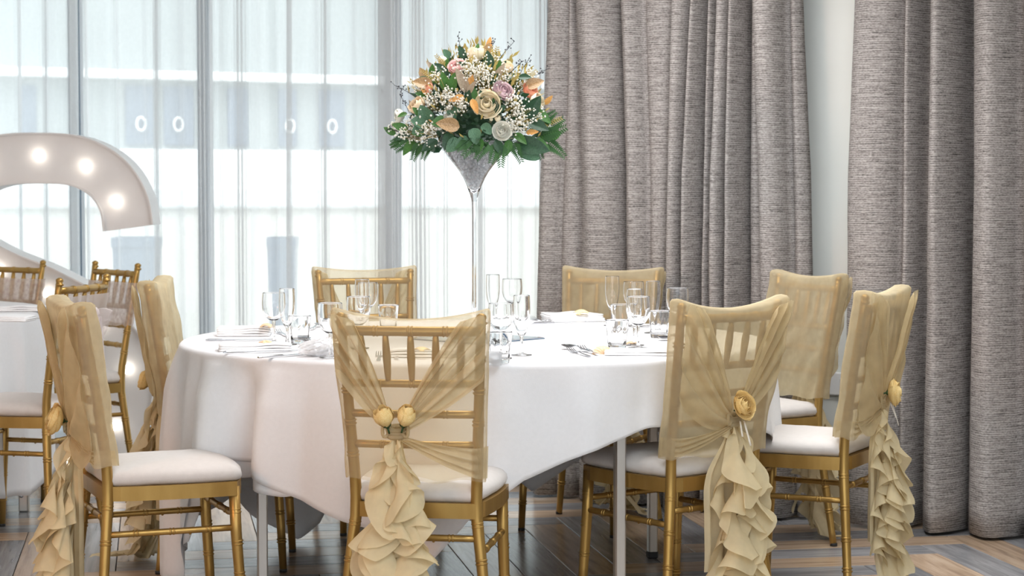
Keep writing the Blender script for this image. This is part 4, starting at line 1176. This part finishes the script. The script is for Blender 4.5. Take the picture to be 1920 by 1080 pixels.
for k in range(700):
    a = rr.uniform(0, 2*pi); e = rr.random()**.8; rad = rr.uniform(.75, 1.05)
    z = DH*rad*sin(e*pi/2); r = DR*rad*cos(e*pi/2)
    P = Vector((r*cos(a), r*sin(a), z)); L = rr.uniform(.015, .035)
    if any((P-c_).length < z_*1.1 for c_, z_ in RC): continue
    d = (P.normalized()+Vector((rr.uniform(-.6, .6), rr.uniform(-.6, .6), rr.uniform(-.3, .8)))).normalized(); s_ = d.cross(Vector((rr.random(), rr.random(), 1))).normalized()*L*.16
    mb.add([P, P+d*L*.5+s_, P+d*L, P+d*L*.5-s_], [(0, 1, 2, 3)])
o = obj('gold_sprig', mb, M['olive'], arr); o['kind'] = 'stuff'
# foam base holding the stems on the vase rim
obj('foam_base', MB().lathe([(.001, -.012), (.085, -.012), (.105, .006), (.10, .05), (.06, .12), (.001, .15)], 24), M['dark_green'], arr)
# babys breath
rr = random.Random(23); mb = MB(); ms = MB()
CLU = [(872, 142, 26, 60), (900, 138, 30, 90), (925, 118, 20, 50), (838, 182, 26, 80), (810, 192, 22, 60), (960, 196, 26, 80), (972, 224, 28, 100), (962, 240, 20, 50), (806, 248, 28, 110), (768, 256, 24, 80), (985, 152, 24, 70), (790, 166, 18, 40),
       (905, 152, 30, 90), (880, 128, 24, 60), (826, 150, 20, 50), (850, 192, 24, 60), (1015, 245, 16, 40), (748, 238, 16, 40), (864, 200, 20, 40), (940, 148, 24, 60), (1002, 218, 18, 50), (782, 232, 16, 40)]
for (px, py, rad, cnt) in CLU:
    C_, n_ = dome(px, py, 1.03); C0 = C_*.75
    for k in range(int(cnt*1.5)):
        q = Vector((rr.gauss(0, .42), rr.gauss(0, .35), rr.gauss(0, .42)))*rad/611
        p = C_+q+n_*.008; mb.ball(p, rr.uniform(.0018, .0035), 6, 4)
        if k % 3 == 0: ms.tube([C0.lerp(p, .35), p], .0006, 4)
o = obj('babys_breath', mb, M['gyp'], arr); o['kind'] = 'stuff'
o = obj('babys_breath_stem', ms, M['olive'], arr); o['kind'] = 'stuff'
# fern fronds
def frond(px, py, L, ang, tilt, droop, mat='fern', push=1.0, n=11, wide=.34):
    L *= .72
    P, n_ = dome(px, py, push); d = Vector((cos(radians(ang)), -tilt, sin(radians(ang)))).normalized()
    side = d.cross(Vector((0, -1, .15))).normalized()
    pts = [P+d*L*t+Vector((0, 0, -droop*L*t*t)) for t in [k/12 for k in range(13)]]
    mb = MB(); mb.tube(pts, [.0013*(1-.6*k/12) for k in range(13)], 5)
    for k in range(1, n+1):
        t = .14+.84*k/n; i = min(int(t*12), 11); p = pts[i].lerp(pts[i+1], t*12-i); tg = (pts[i+1]-pts[i]).normalized()
        ll = L*wide*(1-.75*t)+.006
        for sg in (-1, 1):
            dd = (side*sg*.85+tg*.55).normalized(); w = tg*ll*.2; zz = Vector((0, -.12*ll, -.10*ll))
            mb.add([p, p+dd*ll*.35+w, p+dd*ll*.7+w*.7+zz*.4, p+dd*ll+zz, p+dd*ll*.7-w*.6+zz*.4, p+dd*ll*.35-w*.9], [(0, 1, 2, 3, 4, 5)])
    obj('fern_frond', mb, M[mat], arr)
for a in [(938, 262, .105, -88, .5, .15), (920, 262, .10, 228, .6, .15), (905, 258, .11, 215, .6, .2), (935, 262, .10, 250, .5, .1), (958, 262, .09, -60, .4, .2), (790, 262, .085, 245, .3, .1), (806, 264, .075, 248, .3, .1), (775, 262, .08, 205, .2, .15), (768, 258, .075, 185, .1, .2),
          (1020, 262, .10, -30, .1, .2), (1000, 264, .075, -62, .2, .1), (1005, 256, .125, 12, .1, -.1), (1015, 246, .10, 25, .05, -.1), (758, 262, .06, 200, .0, .1), (1010, 232, .085, 35, .0, 0), (880, 262, .07, 215, .6, .1)]:
    frond(*a)
for a in [(1012, 236, .095, 20, .0, 0), (922, 128, .09, 75, .1, 0), (838, 128, .07, 130, .1, 0), (822, 150, .08, 150, .0, 0), (985, 150, .06, 40, .1, 0), (900, 105, .05, 60, .2, 0), (910, 120, .06, 85, .2, 0)]:
    frond(*a, mat='olive', n=8, wide=.16)
# dark seed twigs
for (px, py, L, ang) in [(868, 118, .085, 100), (905, 118, .075, 60), (925, 125, .10, 50), (985, 152, .085, 28), (970, 148, .07, 60), (785, 186, .085, 150), (768, 212, .065, 118), (755, 250, .05, 165), (955, 140, .06, 45)]:
    P, n_ = dome(px, py, .6); d = Vector((cos(radians(ang)), -.05, sin(radians(ang))))
    mb = MB(); mb.tube([P, P+d*L*.5+Vector((0, 0, .003)), P+d*L], .0008, 4)
    rr = random.Random(px)
    for k in range(9):
        t = rr.uniform(.35, 1); q = P+d*L*t; e = q+Vector((rr.uniform(-.012, .012), rr.uniform(-.01, .01), rr.uniform(-.004, .014))); mb.tube([q, e], .0005, 4); mb.ball(e, .0021, 6, 4)
    obj('seed_twig', mb, M['twig'], arr)
